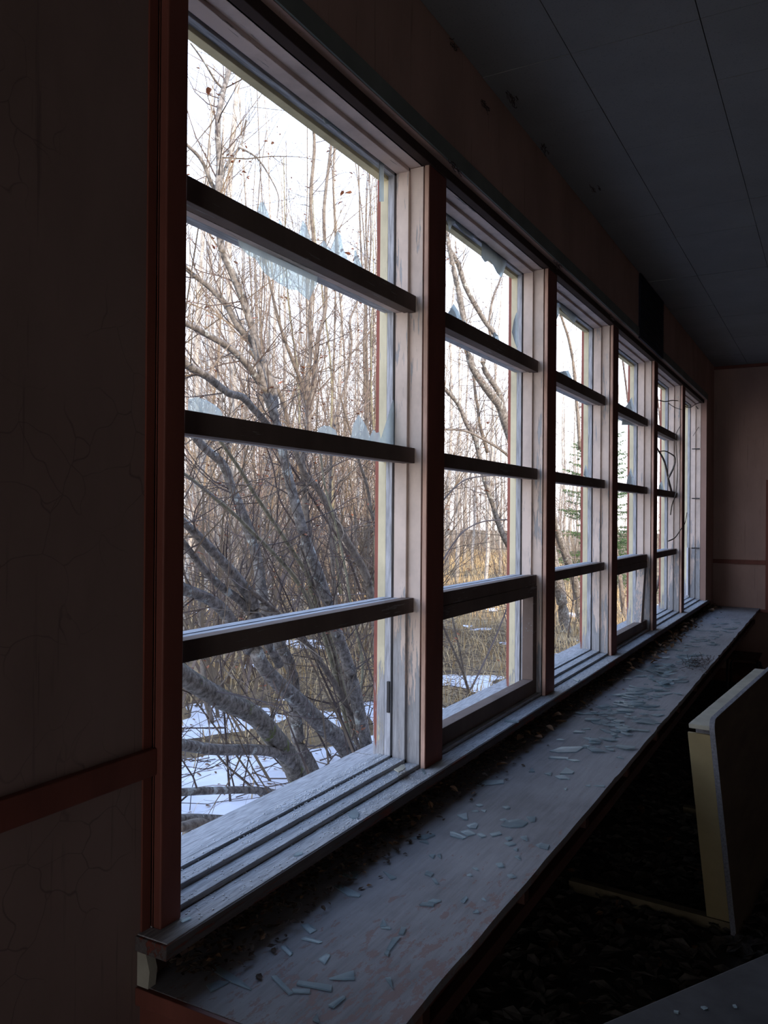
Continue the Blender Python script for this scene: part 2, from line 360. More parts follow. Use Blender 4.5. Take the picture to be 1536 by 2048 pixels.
# ------------------------------------------------------------------ windows
SEG = [(-0.022, -0.017, -0.012, 2), (-0.068, -0.022, 0.0, 0), (-0.112, -0.068, 0.012, 0), (-0.117, -0.112, 0.003, 2),
       (-0.139, -0.117, 0.018, 1), (-0.167, -0.139, 0.018, 3), (-0.182, -0.167, 0.013, 4)]
def glass(px, plane=-0.1135, parent=None, mat='pane', th=0.003):
    pts = [at(x, y, 0, plane) for x, y in px]
    o = MB().prism(pts, Vector((-th, 0, 0))).build('glass_remnant', [M[mat]], parent); return o
PANES = {0: [
    [(506, 480), (513, 433), (522, 405), (527, 404), (534, 420), (545, 452), (552, 490)],
    [(556, 480), (560, 440), (566, 452), (580, 500)],
    [(592, 510), (599, 471), (607, 442), (613, 452), (626, 492), (634, 530)],
    [(634, 530), (638, 496), (649, 481), (656, 494), (663, 500), (676, 462), (682, 471), (686, 496), (701, 529), (712, 570)],
    [(706, 570), (709, 525), (711, 500), (719, 520), (730, 546), (738, 590)],
    [(470, 440), (480, 492), (498, 510), (513, 517), (530, 545), (547, 558), (580, 579), (596, 580), (609, 592), (618, 600), (626, 583), (634, 567), (640, 500)],
    [(378, 850), (378, 798), (395, 794), (412, 800), (431, 811), (442, 821), (450, 850)],
    [(632, 890), (638, 857), (650, 851), (660, 853), (672, 861), (680, 890)],
    [(700, 900), (704, 872), (708, 849), (718, 830), (724, 838), (733, 853), (740, 872), (744, 900)],
    [(738, 905), (740, 876), (748, 859), (753, 866), (759, 864), (763, 883), (766, 905)],
    [(761, 905), (763, 879), (772, 850), (787, 800), (789, 850), (790, 905)],
    [(759.5, 318), (768, 322), (768, 403), (760, 403)],
    [(642, 215), (647, 236), (651, 246), (668, 252), (684, 267), (690, 262), (680, 235)],
    [(690, 258), (700, 275), (720, 292), (748, 305), (757, 318), (757, 300), (720, 262)]],
  1: [
    [(893, 415), (895, 440), (900, 461), (904, 450), (910, 446), (913, 425)],
    [(908, 430), (913, 448), (928, 466), (938, 471), (946, 476), (949, 468), (960, 480), (965, 470), (950, 440)],
    [(962, 470), (965, 489), (964, 514), (971, 524), (980, 520), (987, 529), (995, 545), (1004, 555), (1009, 540), (1013, 529), (1016, 500)],
    [(892, 660), (895, 631), (908, 608), (918, 623), (926, 646), (930, 670)],
    [(926, 670), (930, 640), (935, 654), (944, 680)],
    [(983, 700), (985, 682), (989, 664), (997, 672), (1001, 687), (1003, 710)],
    [(1034, 625), (1029, 640), (1025, 664), (1030, 682), (1035, 696), (1037, 690), (1037, 630)]],
  2: [
    [(1112, 770), (1115, 745), (1128, 742), (1137, 741), (1144, 756), (1150, 785)],
    [(1118, 600), (1124, 620), (1138, 634), (1149, 646), (1153, 640), (1156, 625)],
    [(1113, 640), (1118, 628), (1119, 610), (1113, 600)],
    [(1168, 950), (1172, 930), (1177, 945), (1178, 960)]],
  3: [
    [(1244, 850), (1248, 818), (1256, 808), (1264, 795), (1268, 815), (1271, 850)],
    [(1252, 985), (1256, 955), (1262, 937), (1267, 955), (1271, 985)],
    [(1234, 820), (1235, 806), (1240, 806), (1243, 832)]],
  4: [[(1318, 985), (1319, 970), (1324, 962), (1329, 985)], [(1322, 870), (1324, 856), (1330, 860), (1332, 880)]],
  5: []}
for k in range(6):
    a = Y0+k*B; b = Y0+(k+1)*B-0.127 if k < 5 else YE
    ym0 = a-0.062 if k else YL; ym1 = b+0.065 if k < 5 else YE+0.05
    win = struct(empty('window_%d' % (k+1), (0, (a+b)/2, ZB)))
    def P(mb, name, mats, bev=0.0012):
        o = mb.build(name, mats, bevel=bev)
        o.parent = win; o.matrix_parent_inverse = Matrix.Translation(win.location).inverted(); return o
    zt, zb = ZT, ZB
    for s in (0, 1):
        m = MB()
        for x0, x1, ins, mi in SEG:
            if s: m.box(x0, x1, b-ins, ym1, zb, zt, mi)
            else: m.box(x0, x1, ym0, a+ins, zb, zt, mi)
        P(m, 'jamb', [M['jamb'], M['grey_z'], M['gap'], M['cream_z'], M['brown_out']])
    m = MB()
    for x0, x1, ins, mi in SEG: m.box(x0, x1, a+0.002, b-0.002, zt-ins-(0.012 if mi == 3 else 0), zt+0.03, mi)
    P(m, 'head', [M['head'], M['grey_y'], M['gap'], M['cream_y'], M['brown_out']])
    m = MB()
    for x0, x1, ins, mi in SEG:
        if mi == 2 and x0 < -0.1: m.box(x0, x1, a+0.001, b-0.001, zb-0.02, zb+0.018, 1); continue
        m.box(x0, x1, a+0.001, b-0.001, zb-0.02, zb+ins+0.012, 1 if mi in (2,) else 0)
    m.box(-0.30, -0.182, a-0.06, b+0.06, zb-0.05, zb-0.005, 0)
    P(m, 'sill_board', [M['silltop'], M['gap']])
    for q, (z0, z1) in enumerate(RAILS if k < 5 else []):
        m = MB()
        m.box(-0.082, -0.045, a+0.001, b-0.001, z0, z1, 0)
        m.box(-0.090, -0.082, a+0.001, b-0.001, z0+0.010, z1-0.014, 2)
        m.box(-0.112, -0.090, a+0.011, b-0.011, z0+0.003, z1-(0.006 if q else 0.002), 1 if q else 3)
        m.box(-0.117, -0.112, a+0.011, b-0.011, z0+0.010, z1-0.008, 2)
        m.box(-0.150, -0.117, a+0.016, b-0.016, z0+0.006, z1-(0.008 if q else 0.001), 3)
        P(m, 'rail', [M['rail'], M['head'], M['gap'], M['grey_y']])
    if k in (1, 3):                                                      # opening sash in the lowest light
        z0, z1 = zb+0.012, RAILS[0][0]; y0, y1 = a+0.006, b-0.004; t = 0.034
        s = MB(); X0, X1 = -0.092, -0.042
        s.box(X0, X1, y0, y1, z1-0.048, z1-0.001, 0); s.box(X0, X1, y0, y1, z0, z0+0.062, 0)
        s.box(X0, X1, y0, y0+t, z0+0.062, z1-0.048, 0)
        if k == 1: s.box(X0, X1, y1-0.05, y1, z0+0.062, z1-0.048, 0)
        else:
            s.hexa([Vector(p) for p in ((X0, y1-0.20, z0+0.06), (X0, y1-0.09, z1-0.048), (X0, y1-0.12, z0+0.06), (X0, y1-0.02, z1-0.048),
                                        (X1, y1-0.20, z0+0.06), (X1, y1-0.09, z1-0.048), (X1, y1-0.12, z0+0.06), (X1, y1-0.02, z1-0.048))], 1)
        P(s, 'sash', [M['rail'], M['jamb']], 0.002)
    for poly in PANES[k]:
        o = glass(poly); o.parent = win; o.matrix_parent_inverse = Matrix.Translation(win.location).inverted()
    if k == 0:                                                           # rusty latch plate and flap of torn trim paper
        m = MB().box(-0.128, -0.118, b-0.024, b-0.017, 1.02, 1.12); P(m, 'latch_plate', [M['dark_metal']])
    if k == 5:
        m = MB()
        for z in (1.35, 1.83, 2.31): m.box(-0.10, -0.03, b-0.012, b+0.001, z, z+0.012)
        P(m, 'hinge', [M['dark_metal']])
        m = MB().box(-0.139, -0.123, b-0.05, b-0.02, 0.90, 1.36); P(m, 'loose_strip', [M['snow']])
# red cover boards on the mullions
for k in range(1, 6):
    yr = Y0+k*B; m = MB(); m.box(-0.017, 0.0, yr-0.127, yr, ZB, ZT, 0); m.box(-0.0165, -0.002, yr-0.1285, yr-0.126, ZB, ZT, 1)
    struct(m.build('trim_%d' % (6+k), [M['red'], M['lit_edge']], bevel=0.0015))
struct(MB().box(-0.03, 0.0, YL, Y0-0.004, ZB, ZT+0.03).build('trim_12', [M['red']], bevel=0.003))
struct(MB().box(-0.03, -0.026, YL-0.022, YL, ZB, 3.1).build('trim_13', [M['red']]))
# stool (inner window board)
m = MB(); m.box(-0.03, 0.049, YL-0.036, YE+0.12, ZB-0.030, ZB-0.002, 0); m.box(-0.03, 0.045, YL-0.03, YE+0.11, ZB-0.003, ZB, 1)
struct(m.build('window_stool', [M['stool_edge'], M['silltop']], bevel=0.004))

# ------------------------------------------------------------------ counter under the windows
CZ, CXF, CY0 = 0.755, 0.468, 1.148
ct = tag(empty('counter', (0.2, 5, 0)), 'long weathered grey wooden counter under the row of windows, strewn with broken glass', 'counter')
def PC(mb, name, mats, par, bev=0.0015, sm=False):
    o = mb.build(name, mats, bevel=bev, smooth=sm); o.parent = par; o.matrix_parent_inverse = Matrix.Translation(par.location).inverted(); return o
m = MB(); n = 160                                                        # top with a chipped, worn front edge
ysl = [CY0+(YF-0.005-CY0)*i/n for i in range(n+1)]
pr = []
for y in ysl:
    c = noise.noise(Vector((y*3.1, 0, 0)))*0.010+max(0, noise.noise(Vector((y*9, 4, 0)))-0.25)*0.035
    pr.append(CXF-abs(c) if 1.3 < y < 8.7 else CXF)
for i in range(n):
    y0, y1 = ysl[i], ysl[i+1]
    m.v += []
    a = len(m.v)
    m.v += [(-0.029, y0, CZ-0.02), (-0.029, y0, CZ), (-0.029, y1, CZ-0.02), (-0.029, y1, CZ),
            (pr[i], y0, CZ-0.02), (pr[i], y0, CZ), (pr[i+1], y1, CZ-0.02), (pr[i+1], y1, CZ)]
    for q in ((0, 2, 6, 4), (1, 5, 7, 3), (4, 6, 7, 5)): m.f.append([a+j for j in q]); m.mi.append(0)
    if i == 0: m.f.append([a, a+4, a+5, a+1]); m.mi.append(0)
PC(m, 'counter_top', [M['counter']], ct, 0)
PC(MB().box(-0.029, CXF+0.002, CY0-0.012, CY0, CZ-0.034, CZ-0.001).box(-0.029, 0.30, CY0, CY0+0.02, 0.0, CZ-0.021), 'end_panel', [M['red']], ct)
PC(MB().box(0.40, 0.425, CY0+0.03, YF-0.01, CZ-0.15, CZ-0.115), 'lower_rail', [M['red_worn']], ct)
for i in range(13):
    y = 1.45+i*0.6; PC(MB().box(-0.028, 0.422, y, y+0.035, CZ-0.115, CZ-0.021), 'spacer', [M['red_worn']], ct)
for y in (2.9, 5.3, 7.7): PC(MB().box(0.0, 0.04, y, y+0.04, 0.0, CZ-0.116), 'leg', [M['red_worn']], ct)
# block of broken timber at the counter's near corner
o = MB().prism([Vector((-0.028, 1.14, 0.757)), Vector((0.0, 1.14, 0.757)), Vector((0.004, 1.14, 0.79)), Vector((-0.006, 1.14, 0.822)), Vector((-0.028, 1.14, 0.822))], Vector((0, 0.02, 0))).build('wood_chip', [M['cream_ply']])
tag(centre(o), 'pale broken timber chip wedged between the stool end and the counter corner', 'wood chip')

# ------------------------------------------------------------------ dark vent on the upper wall
v = tag(empty('wall_vent', (WX, 5.9, 2.95)), 'dark blue-black mesh vent panel high on the wall above the fourth window', 'vent')
y0v, y1v = at(1281, 620, 0, WX+.012).y, at(1327, 660, 0, WX+.012).y
m = MB().box(WX, WX+0.012, y0v, y1v, 2.78, ZC-0.001); PC(m, 'mesh_panel', [M['vent']], v, 0)
m = MB()
for i in range(24): z = 2.79+i*0.0165; m.box(WX+0.012, WX+0.016, y0v+0.01, y1v-0.01, z, z+0.006)
PC(m, 'grille', [M['vent']], v, 0)
random.seed(15); m = MB()
for px, py, sz, nn in ((1020, 190, 0.05, 10), (965, 205, 0.03, 14), (1180, 370, 0.03, 8), (1195, 372, 0.02, 6), (905, 325, 0.03, 10), (1110, 525, 0.03, 10), (1220, 630, 0.03, 8), (880, 90, 0.03, 8), (1085, 290, 0.04, 8)):
    p0 = at(px, py, 0, WX+0.004) if py > 120 and px in (965, 905, 1110, 1220) else at(px, py, 2, ZC-0.003)
    for _ in range(nn):
        q = p0+Vector((U(0.002, 0.01), U(-sz, sz), -U(0, sz*0.7))); q.x = max(q.x, WX+0.002); q.z = min(q.z, ZC-0.002); pts = [q]
        for j in range(4):
            q = pts[-1]+Vector((U(0, 0.3)*sz*0.5, U(-1, 1)*sz*0.5, U(-0.7, 0.3)*sz*0.5)); q.z = min(q.z, ZC-0.002); pts.append(q)
        m.tube(pts, 0.0013, 3)
tag(m.build('cobweb', [M['strip']]), 'dark dusty cobweb wisps along the top of the window wall and ceiling', 'cobweb', kind='stuff')
# red frame on the far wall
f_ = tag(empty('wall_frame', (0.6, YF, 1.4)), 'red painted timber frame on the far wall, its foot level with the counter', 'frame')
PC(MB().box(0.518, 0.59, YF-0.03, YF, 0.74, 2.03), 'upright', [M['red']], f_)
PC(MB().box(0.59, 1.9, YF-0.03, YF, 1.96, 2.03), 'top_rail', [M['red']], f_)
PC(MB().box(0.47, 1.9, YF-0.06, YF, 0.72, 0.745), 'ledge', [M['red']], f_)
PC(MB().box(0.59, 1.9, YF-0.012, YF, 0.745, 1.96), 'board', [M['vent']], f_)

# ------------------------------------------------------------------ overturned plywood table
D5 = Vector((0.087, 0.996, 0)); N5 = Vector((-0.996, 0.087, 0)); UPV = Vector((-0.105, 0, 0.995))
A0 = Vector((0.80, 3.45, 0.0))
tb = tag(empty('overturned_table', tuple(A0)), 'yellow and plywood table tipped on its side beyond the counter edge', 'table')
def slab(d0, d1, n0, n1, u0, u1, mi=0, mb=None):
    mb = mb or MB()
    mb.hexa([A0+D5*d+N5*nn+UPV*u for nn in (n0, n1) for d in (d0, d1) for u in (u0, u1)], mi); return mb
# sheet with a rounded near-top corner
HT = 0.86; TH = 0.021; r = 0.05
out = [(0, 0.0)] + [(0, HT-r)] + [(r-r*math.cos(t), HT-r+r*math.sin(t)) for t in (0.4, 0.8, 1.2)] + [(r, HT), (1.7, HT), (1.7, 0.0)]
m = MB().prism([A0+D5*d+UPV*u for d, u in out], N5*TH)
for i in range(len(m.f)):
    if i >= 2: m.mi[i] = 1
PC(m, 'table_top', [M['plyface'], M['plyedge']], tb)
PC(slab(0.03, 1.5, TH, TH+0.085, HT-0.052, HT-0.034), 'upper_apron', [M['cream_ply']], tb)
PC(slab(0.05, 0.068, TH, TH+0.098, 0.055, HT-0.075), 'end_apron', [M['yellow']], tb)
PC(slab(0.07, 0.10, TH, TH+0.07, HT-0.085, HT-0.053), 'corner_block', [M['plyedge']], tb)
PC(slab(0.10, 1.5, TH, TH+0.09, 0.02, 0.04), 'lower_apron', [M['cream_ply']], tb)
M['dim_ply'] = m_plain('shaded_yellow_ply', (0.15, 0.12, 0.07), 0.8, 0.3, 9)  # darker copy of the yellow; the legs' shade is put into the colour
PC(slab(0.055, 0.10, TH, 0.70, 0.004, 0.05), 'leg', [M['dim_ply']], tb)
PC(slab(1.30, 1.345, TH, 0.52, 0.004, 0.05), 'leg', [M['dim_ply']], tb)

# ------------------------------------------------------------------ grey table at the lower right, near the camera
t2 = tag(empty('work_table', (1.4, 1.2, 0)), 'dark grey table top cutting across the lower right corner, a few glass bits on it', 'table')
ea, eb = at(1200, 2048, 2, 0.75), at(1536, 1905, 2, 0.75); ed = (eb-ea).normalized(); en = Vector((ed.y, -ed.x, 0))
pa = ea-ed*0.75; pb = ea+ed*0.86
cor = [pa, pb, pb+en*0.7, pa+en*0.7]
PC(MB().prism([c-Vector((0, 0, 0.025)) for c in cor], Vector((0, 0, 0.025))), 'table_top', [M['grey_top']], t2, 0.004)
for c, sx, sy in ((pa, 1, 1), (pb, -1, 1), (pb+en*0.7, -1, -1), (pa+en*0.7, 1, -1)):
    q = c+ed*0.06*sx+en*0.06*sy
    PC(MB().box(q.x-0.02, q.x+0.02, q.y-0.02, q.y+0.02, 0, 0.724), 'leg', [M['red_worn']], t2)

# ------------------------------------------------------------------ dark metal chair frame under the far end
ch = tag(empty('metal_chair', (0.6, 8.3, 0)), 'dark tubular metal chair standing in shadow by the far wall', 'chair')
yc = 8.25
cz = lambda px, py: at(px, py, 1, yc)
p1, p2, p3 = cz(1462, 1316), cz(1508, 1315), cz(1523, 1362)
bk = [Vector((p1.x, yc, 0.0)), Vector((p1.x, yc, p1.z-0.05)), Vector((p1.x+0.012, yc, p1.z-0.01)), Vector((p1.x+0.05, yc, p1.z)), Vector((p2.x, yc, p1.z)),
      Vector((p2.x+0.05, yc, p1.z-0.02)), Vector((p2.x+0.065, yc, p1.z-0.07)), Vector((p2.x+0.075, yc, 0.0))]
PC(MB().tube(bk, 0.012, 8), 'back_frame', [M['dark_metal']], ch, 0, True)
PC(MB().box(p1.x+0.02, p2.x+0.05, yc-0.008, yc+0.008, p1.z-0.16, p1.z-0.035), 'backrest', [M['red_worn']], ch)
PC(MB().box(p1.x+0.0, p2.x+0.07, yc-0.40, yc-0.01, 0.40, 0.42), 'seat', [M['red_worn']], ch)
for x in (p1.x+0.01, p2.x+0.06): PC(MB().tube([Vector((x, yc-0.38, 0.40)), Vector((x, yc-0.40, 0.0))], 0.011, 8), 'leg', [M['dark_metal']], ch, 0, True)

# ------------------------------------------------------------------ broken glass on the counter
G3 = lambda L: [(260+x/2.36, 1180+y/2.36) for x, y in L]
G6 = lambda L: [(900+x/2.415, 1300+y/2.415) for x, y in L]
near = [[(330,1740),(400,1770),(500,1830),(575,1890),(470,1850),(390,1800)],[(360,1870),(420,1850),(465,1855),(380,1900)],[(665,1828),(690,1825),(768,1905),(750,1912)],
 [(785,1865),(795,1848),(955,1870),(950,1897)],[(765,1888),(850,1888),(848,1905),(770,1903)],[(940,1838),(1055,1800),(1060,1840),(1000,1842)],[(935,1965),(1005,1920),(1018,1925),(960,1975)],
 [(862,2035),(885,2005),(893,2045)],[(1205,1835),(1230,1832),(1240,1885)],[(805,1585),(840,1580),(880,1605),(850,1622)],[(808,1650),(830,1640),(908,1662),(890,1668)],
 [(712,1688),(735,1680),(768,1715),(755,1728)],[(890,1745),(925,1722),(945,1725),(920,1768)],[(1210,1700),(1240,1645),(1275,1640),(1225,1705)],[(1268,1625),(1280,1595),(1302,1598),(1290,1628)],
 [(1180,1590),(1195,1555),(1210,1585)],[(1185,1598),(1225,1590),(1230,1602)],[(1200,1720),(1210,1705),(1225,1710),(1218,1730)],[(1195,1332),(1225,1345),(1258,1360),(1230,1368)],
 [(1390,1345),(1400,1328),(1432,1340),(1420,1355)],[(1425,1365),(1440,1365),(1455,1390),(1440,1388)],[(1365,1490),(1380,1478),(1435,1482),(1432,1495)],[(1405,1475),(1430,1462),(1470,1468),(1440,1480)],
 [(960,1400),(1000,1395),(1088,1440),(1080,1450),(1030,1445)],[(980,1340),(1090,1330),(1060,1370)],[(1320,1175),(1430,1150),(1440,1160),(1390,1180)],[(1365,1190),(1400,1185),(1410,1200)],
 [(1410,1255),(1440,1250),(1430,1270)],[(1450,1255),(1465,1245),(1468,1270)]]
mid = [[(245,850),(270,828),(330,820),(375,835),(350,855),(290,860)],[(370,808),(415,808),(410,830),(390,832)],[(240,822),(265,815),(280,828)],[(35,800),(80,790),(85,822),(65,820)],
 [(80,850),(120,835),(135,845),(125,865),(95,862)],[(50,880),(90,870),(125,890),(85,900)],[(0,880),(20,880),(78,905),(60,915),(0,900)],[(130,892),(150,887),(175,900),(150,908)],
 [(192,890),(240,880),(250,892),(205,902)],[(265,910),(290,903),(300,915),(280,922)],[(262,935),(300,930),(318,940),(285,948)],[(340,905),(370,900),(375,925),(355,918)],
 [(415,945),(440,935),(480,945),(470,965),(430,955)],[(305,965),(325,955),(325,975)],[(312,1000),(330,995),(342,1018)],[(220,1035),(250,1030),(262,1050),(235,1052)],[(105,1055),(130,1055),(138,1068)],
 [(80,1090),(100,1083),(106,1095)],[(275,1090),(300,1085),(320,1100),(290,1103)],[(50,1215),(75,1192),(85,1200),(65,1225)],[(110,1270),(130,1255),(140,1270)],[(152,1205),(160,1200),(175,1215)],
 [(125,750),(145,745),(160,752),(140,757)],[(105,780),(130,775),(140,782)],[(150,775),(175,775),(170,785)],[(252,760),(280,755),(292,765),(270,770)],[(530,600),(560,570),(600,590),(590,600)],
 [(505,612),(545,605),(580,625),(530,625)],[(455,600),(490,592),(488,608)],[(380,590),(395,570),(410,590)],[(655,657),(675,652),(678,662)],[(695,657),(748,655),(745,664)],[(550,672),(565,668),(560,680)],
 [(805,520),(820,515),(840,528)],[(130,655),(165,632),(258,630),(260,645),(200,652)],[(480,490),(540,470),(650,468),(610,495),(520,497)],[(475,525),(480,515),(570,520),(572,528)],
 [(560,530),(610,530),(630,538),(600,540)],[(775,440),(800,400),(798,435)],[(745,435),(790,430),(780,442)],[(680,345),(740,338),(775,350),(730,362),(690,355)],
 [(880,330),(960,330),(1020,355),(960,360),(905,350)],[(855,325),(900,320),(905,330)],[(885,385),(915,385),(912,392)],[(635,385),(670,378),(680,385)],[(720,300),(830,292),(880,300),(840,308),(725,305)],
 [(640,425),(680,425),(660,432)],[(840,255),(900,245),(950,262),(990,285),(1040,290),(960,292),(900,280)],[(700,275),(760,262),(790,275),(740,290)],[(850,190),(930,180),(980,200),(900,215)],[(930,100),(980,75),(1010,95),(990,110)]]
def shard_label(i, c, sz):
    return None
def add_shard(pts, label, group, z=None):
    th = 0.0028
    o = MB().prism(pts, Vector((0, 0, th))).build('glass_shard', [M['shard']])
    centre(o); tag(o, label, 'glass shard', group); return o
NL = {0: 'long dim glass blade lying nearest the stool end on the counter', 1: 'dim broad glass piece beside the long dim blade at the counter corner',
 2: 'slanting narrow glass strip in the near cluster, left of the ridged strip', 3: 'longest ridged bright glass strip in the near cluster on the counter',
 4: 'short bright strip just under the longest ridged glass strip', 5: 'pointed wedge-shaped glass piece right of the longest ridged strip',
 6: 'slim glass sliver below the wedge-shaped piece near the bottom edge', 7: 'glass tip cut by the bottom edge of the picture',
 8: 'lone upright glass splinter on flaked red paint, right of the wedge', 14: 'small violet-tinted glass chip lying above the tall slanting piece',
 13: 'tall slanting glass piece below the violet-tinted chip', 23: 'large dull glass blade by the leaf litter, near part of the counter', 24: 'dark triangular glass piece half hidden in leaf litter near the stool'}
for i, L in enumerate(near):
    pts = [at(x, y, 2, CZ+0.0006) for x, y in G3(L)]
    add_shard(pts, NL.get(i, 'small pale glass chip scattered on the near third of the grey counter'), None if i in NL else 'glass chips on the near third of the counter')
ML = {0: 'largest rounded glass piece in the cluster on the middle of the near counter', 36: None, 35: 'wide dark glass plate lying on the counter just past the second window post'}
for i, L in enumerate(mid):
    pts = [at(x, y, 2, CZ+0.0006) for x, y in G6(L)]
    add_shard(pts, ML.get(i) or 'flat grey-blue glass chip scattered loosely on the middle of the grey counter', None if ML.get(i) else 'loose glass chips on the middle of the counter')
random.seed(21)
def rnd_poly(c, s, asp, rot, n=5):
    pts = []
    for j in range(n):
        t = 2*math.pi*(j+U(-0.3, 0.3))/n; x = math.cos(t)*s*asp*U(0.7, 1.2); y = math.sin(t)*s*U(0.7, 1.2)
        pts.append(Vector((c.x+x*math.cos(rot)-y*math.sin(rot), c.y+x*math.sin(rot)+y*math.cos(rot), c.z)))
    return pts
cnt = 0
while cnt < 205:
    if cnt < 50: y = random.gauss(5.0, 0.30); x = random.gauss(0.29, 0.07); lab, gr, z = 'grey glass fragment in the heap in front of the dark root clump on the counter', 'glass fragments in the heap', CZ+0.001+U(0, 0.022)
    elif cnt < 150: y = 3.1+1.7*R()**0.8; x = random.gauss(0.30, 0.075); lab, gr, z = 'grey-blue glass splinter in the dense drift along the middle of the counter', 'glass splinters in the dense drift', CZ+0.001+U(0, 0.006)
    else: y = U(5.3, 8.0); x = random.gauss(0.27, 0.09); lab, gr, z = 'thin dark-edged glass splinter on the far part of the counter', 'glass splinters on the far counter', CZ+0.001+U(0, 0.005)
    if not (0.09 < x < 0.44): continue
    c = Vector((x, y, z)); s = U(0.010, 0.028); pts = rnd_poly(c, s, U(1.0, 2.6), U(-0.5, 0.9), random.choice((3, 4, 4, 5, 6)))
    if cnt < 50:
        tx, ty = U(-0.25, 0.25), U(-0.25, 0.25)
        for p in pts: p.z += (p.x-c.x)*tx+(p.y-c.y)*ty
        lo = min(p.z for p in pts)
        if lo < CZ+0.0005:
            for p in pts: p.z += CZ+0.0005-lo
    for p in pts: p.x = min(p.x, 0.452)
    add_shard(pts, lab, gr); cnt += 1
# glass on the stool and sill steps
STL = [([(696, 1632), (700, 1624), (712, 1620), (718, 1628), (716, 1637), (704, 1638)], 'rounded pale glass disc-like piece on the inner window board below the first window', ZB),
       ([(587, 1713), (591, 1708), (605, 1705), (604, 1709)], 'small bright glass sliver on the inner window board, left of the rounded piece', ZB),
       ([(361, 1842), (380, 1833), (382, 1838), (365, 1845)], 'pale glass strip at the foot of the left red post', ZB),
       ([(843, 1541), (846, 1537), (850, 1546), (849, 1549)], 'tiny upright white glass tip at the foot of the first mullion', ZB),
       ([(1008, 1444), (1010, 1440), (1038, 1443), (1037, 1446)], 'thin glass strip on the window board below the second window', ZB),
       ([(1146, 1360), (1150, 1356), (1160, 1360), (1156, 1364)], 'first of the white glass bits on the window board below the third window', ZB),
       ([(1128, 1353), (1131, 1351), (1139, 1352), (1137, 1356)], 'flat white glass bit on the sill step below the third window', ZB)]
for L, lab, z in STL:
    add_shard([at(x, y, 2, z+0.0006) for x, y in L], lab, None)
for L in ([(1032, 1655), (1048, 1655), (1049, 1665), (1034, 1664)],):
    pass
for i, (x, y) in enumerate([(1353, 2026), (1409, 2017), (1470, 2014)]):
    c = at(x, y, 2, 0.7506)
    add_shard(rnd_poly(c, 0.0045, 1.3, U(0, 3), 4), ('squarish', 'slim', 'tiny pale')[i]+' glass bit on the dark grey table in the lower right corner', None)
# flake of cream paint on the sill by the first mullion
o = MB().prism([at(x, y, 2, ZB+0.026) for x, y in [(788, 1540), (796, 1536), (803, 1531), (809, 1531), (811, 1537), (806, 1542), (797, 1545)]], Vector((0, 0, 0.003))).build('paint_flake', [M['cream_ply']])
tag(centre(o), 'curled cream paint flake on the sill at the first mullion', 'paint flake')

# ------------------------------------------------------------------ litter
def leaf_mb(m, c, s, mi=0, flat=True):
    a = U(0, 6.28); d = Vector((math.cos(a), math.sin(a), U(-0.5, 0.5) if not flat else U(-0.15, 0.3)))*s
    e = Vector((-math.sin(a), math.cos(a), U(-0.4, 0.4)))*s*0.45
    k = len(m.v)
    pts = [c-d, c-d*0.3+e+Vector((0, 0, s*0.25)), c+d*0.5+e*0.9, c+d, c+d*0.4-e*0.9+Vector((0, 0, s*0.2)), c-d*0.4-e]
    m.v += [tuple(p) for p in pts]; m.f.append([k, k+1, k+2, k+3]); m.f.append([k, k+3, k+4, k+5]); m.mi += [mi, mi]
random.seed(5)
m = MB()
for i in range(5200):
    y = 1.2+(YF-1.25)*R()**1.15; hgt = 0.07*(0.45+0.55*noise.noise(Vector((y*1.7, 1, 2)))+0.3); x = -0.012+abs(random.gauss(0, 0.055))
    z = CZ+0.003+max(0, hgt*(1-x/0.14))*R()
    leaf_mb(m, Vector((x, y, z)), U(0.004, 0.013), 0 if R() < 0.86 else 1)
tag(m.build('leaf_litter', [M['litter'], M['leaf_tan']]), 'dark crumbled leaf litter heaped along the back of the counter under the window board', 'leaf litter', kind='stuff')
protos = []
for i in range(4):
    mm = MB(); s = 0.022; rr = random.Random(i)
    # curled oval leaf, two rows either side of a midrib
    nS = 6
    for j in range(nS+1):
        t = j/nS; wd = s*0.55*math.sin(math.pi*min(1, t*0.96+0.03))**0.8; x = (t-0.5)*2*s; cz_ = 0.25*s*math.sin(t*3+i)
        mm.v += [(x, -wd, cz_+wd*0.5*(1+0.3*i)), (x, 0, cz_), (x, wd, cz_+wd*0.35*(2-0.3*i))]
    for j in range(nS):
        for q in (0, 1): mm.f.append([j*3+q, j*3+q+1, j*3+q+4, j*3+q+3]); mm.mi.append(0)
    o = mm.build('dry_leaf', [M['leaf_tan']]); so = o.modifiers.new('s', 'SOLIDIFY'); so.thickness = 0.0006
    protos.append(o)
used = [False]*4
for i in range(110):
    k = i % 4; o = protos[k] if not used[k] else protos[k].copy()
    if used[k]: COL.objects.link(o)
    used[k] = True
    if i < 55: y = random.gauss(6.0, 0.55); x = random.gauss(0.10, 0.03)
    else: y = U(1.6, 8.6); x = U(0.05, 0.12)
    x = min(max(x, 0.055), 0.19)
    o.location = (x, y, CZ+0.012+max(0, 0.045*(1-(x-0.05)/0.12))*R()); o.rotation_euler = (U(-0.6, 0.6), U(-0.6, 0.6), U(0, 6.28)); s = U(0.6, 1.15); o.scale = (s, s, s)
    if i < 55: tag(o, 'curled brown dry leaf in the rust-coloured heap at the far back of the counter', 'leaf', 'brown leaves heaped at the far end')
    else: tag(o, 'single dry brown leaf lying on the litter strip behind the counter', 'leaf', 'dry leaves along the litter strip')
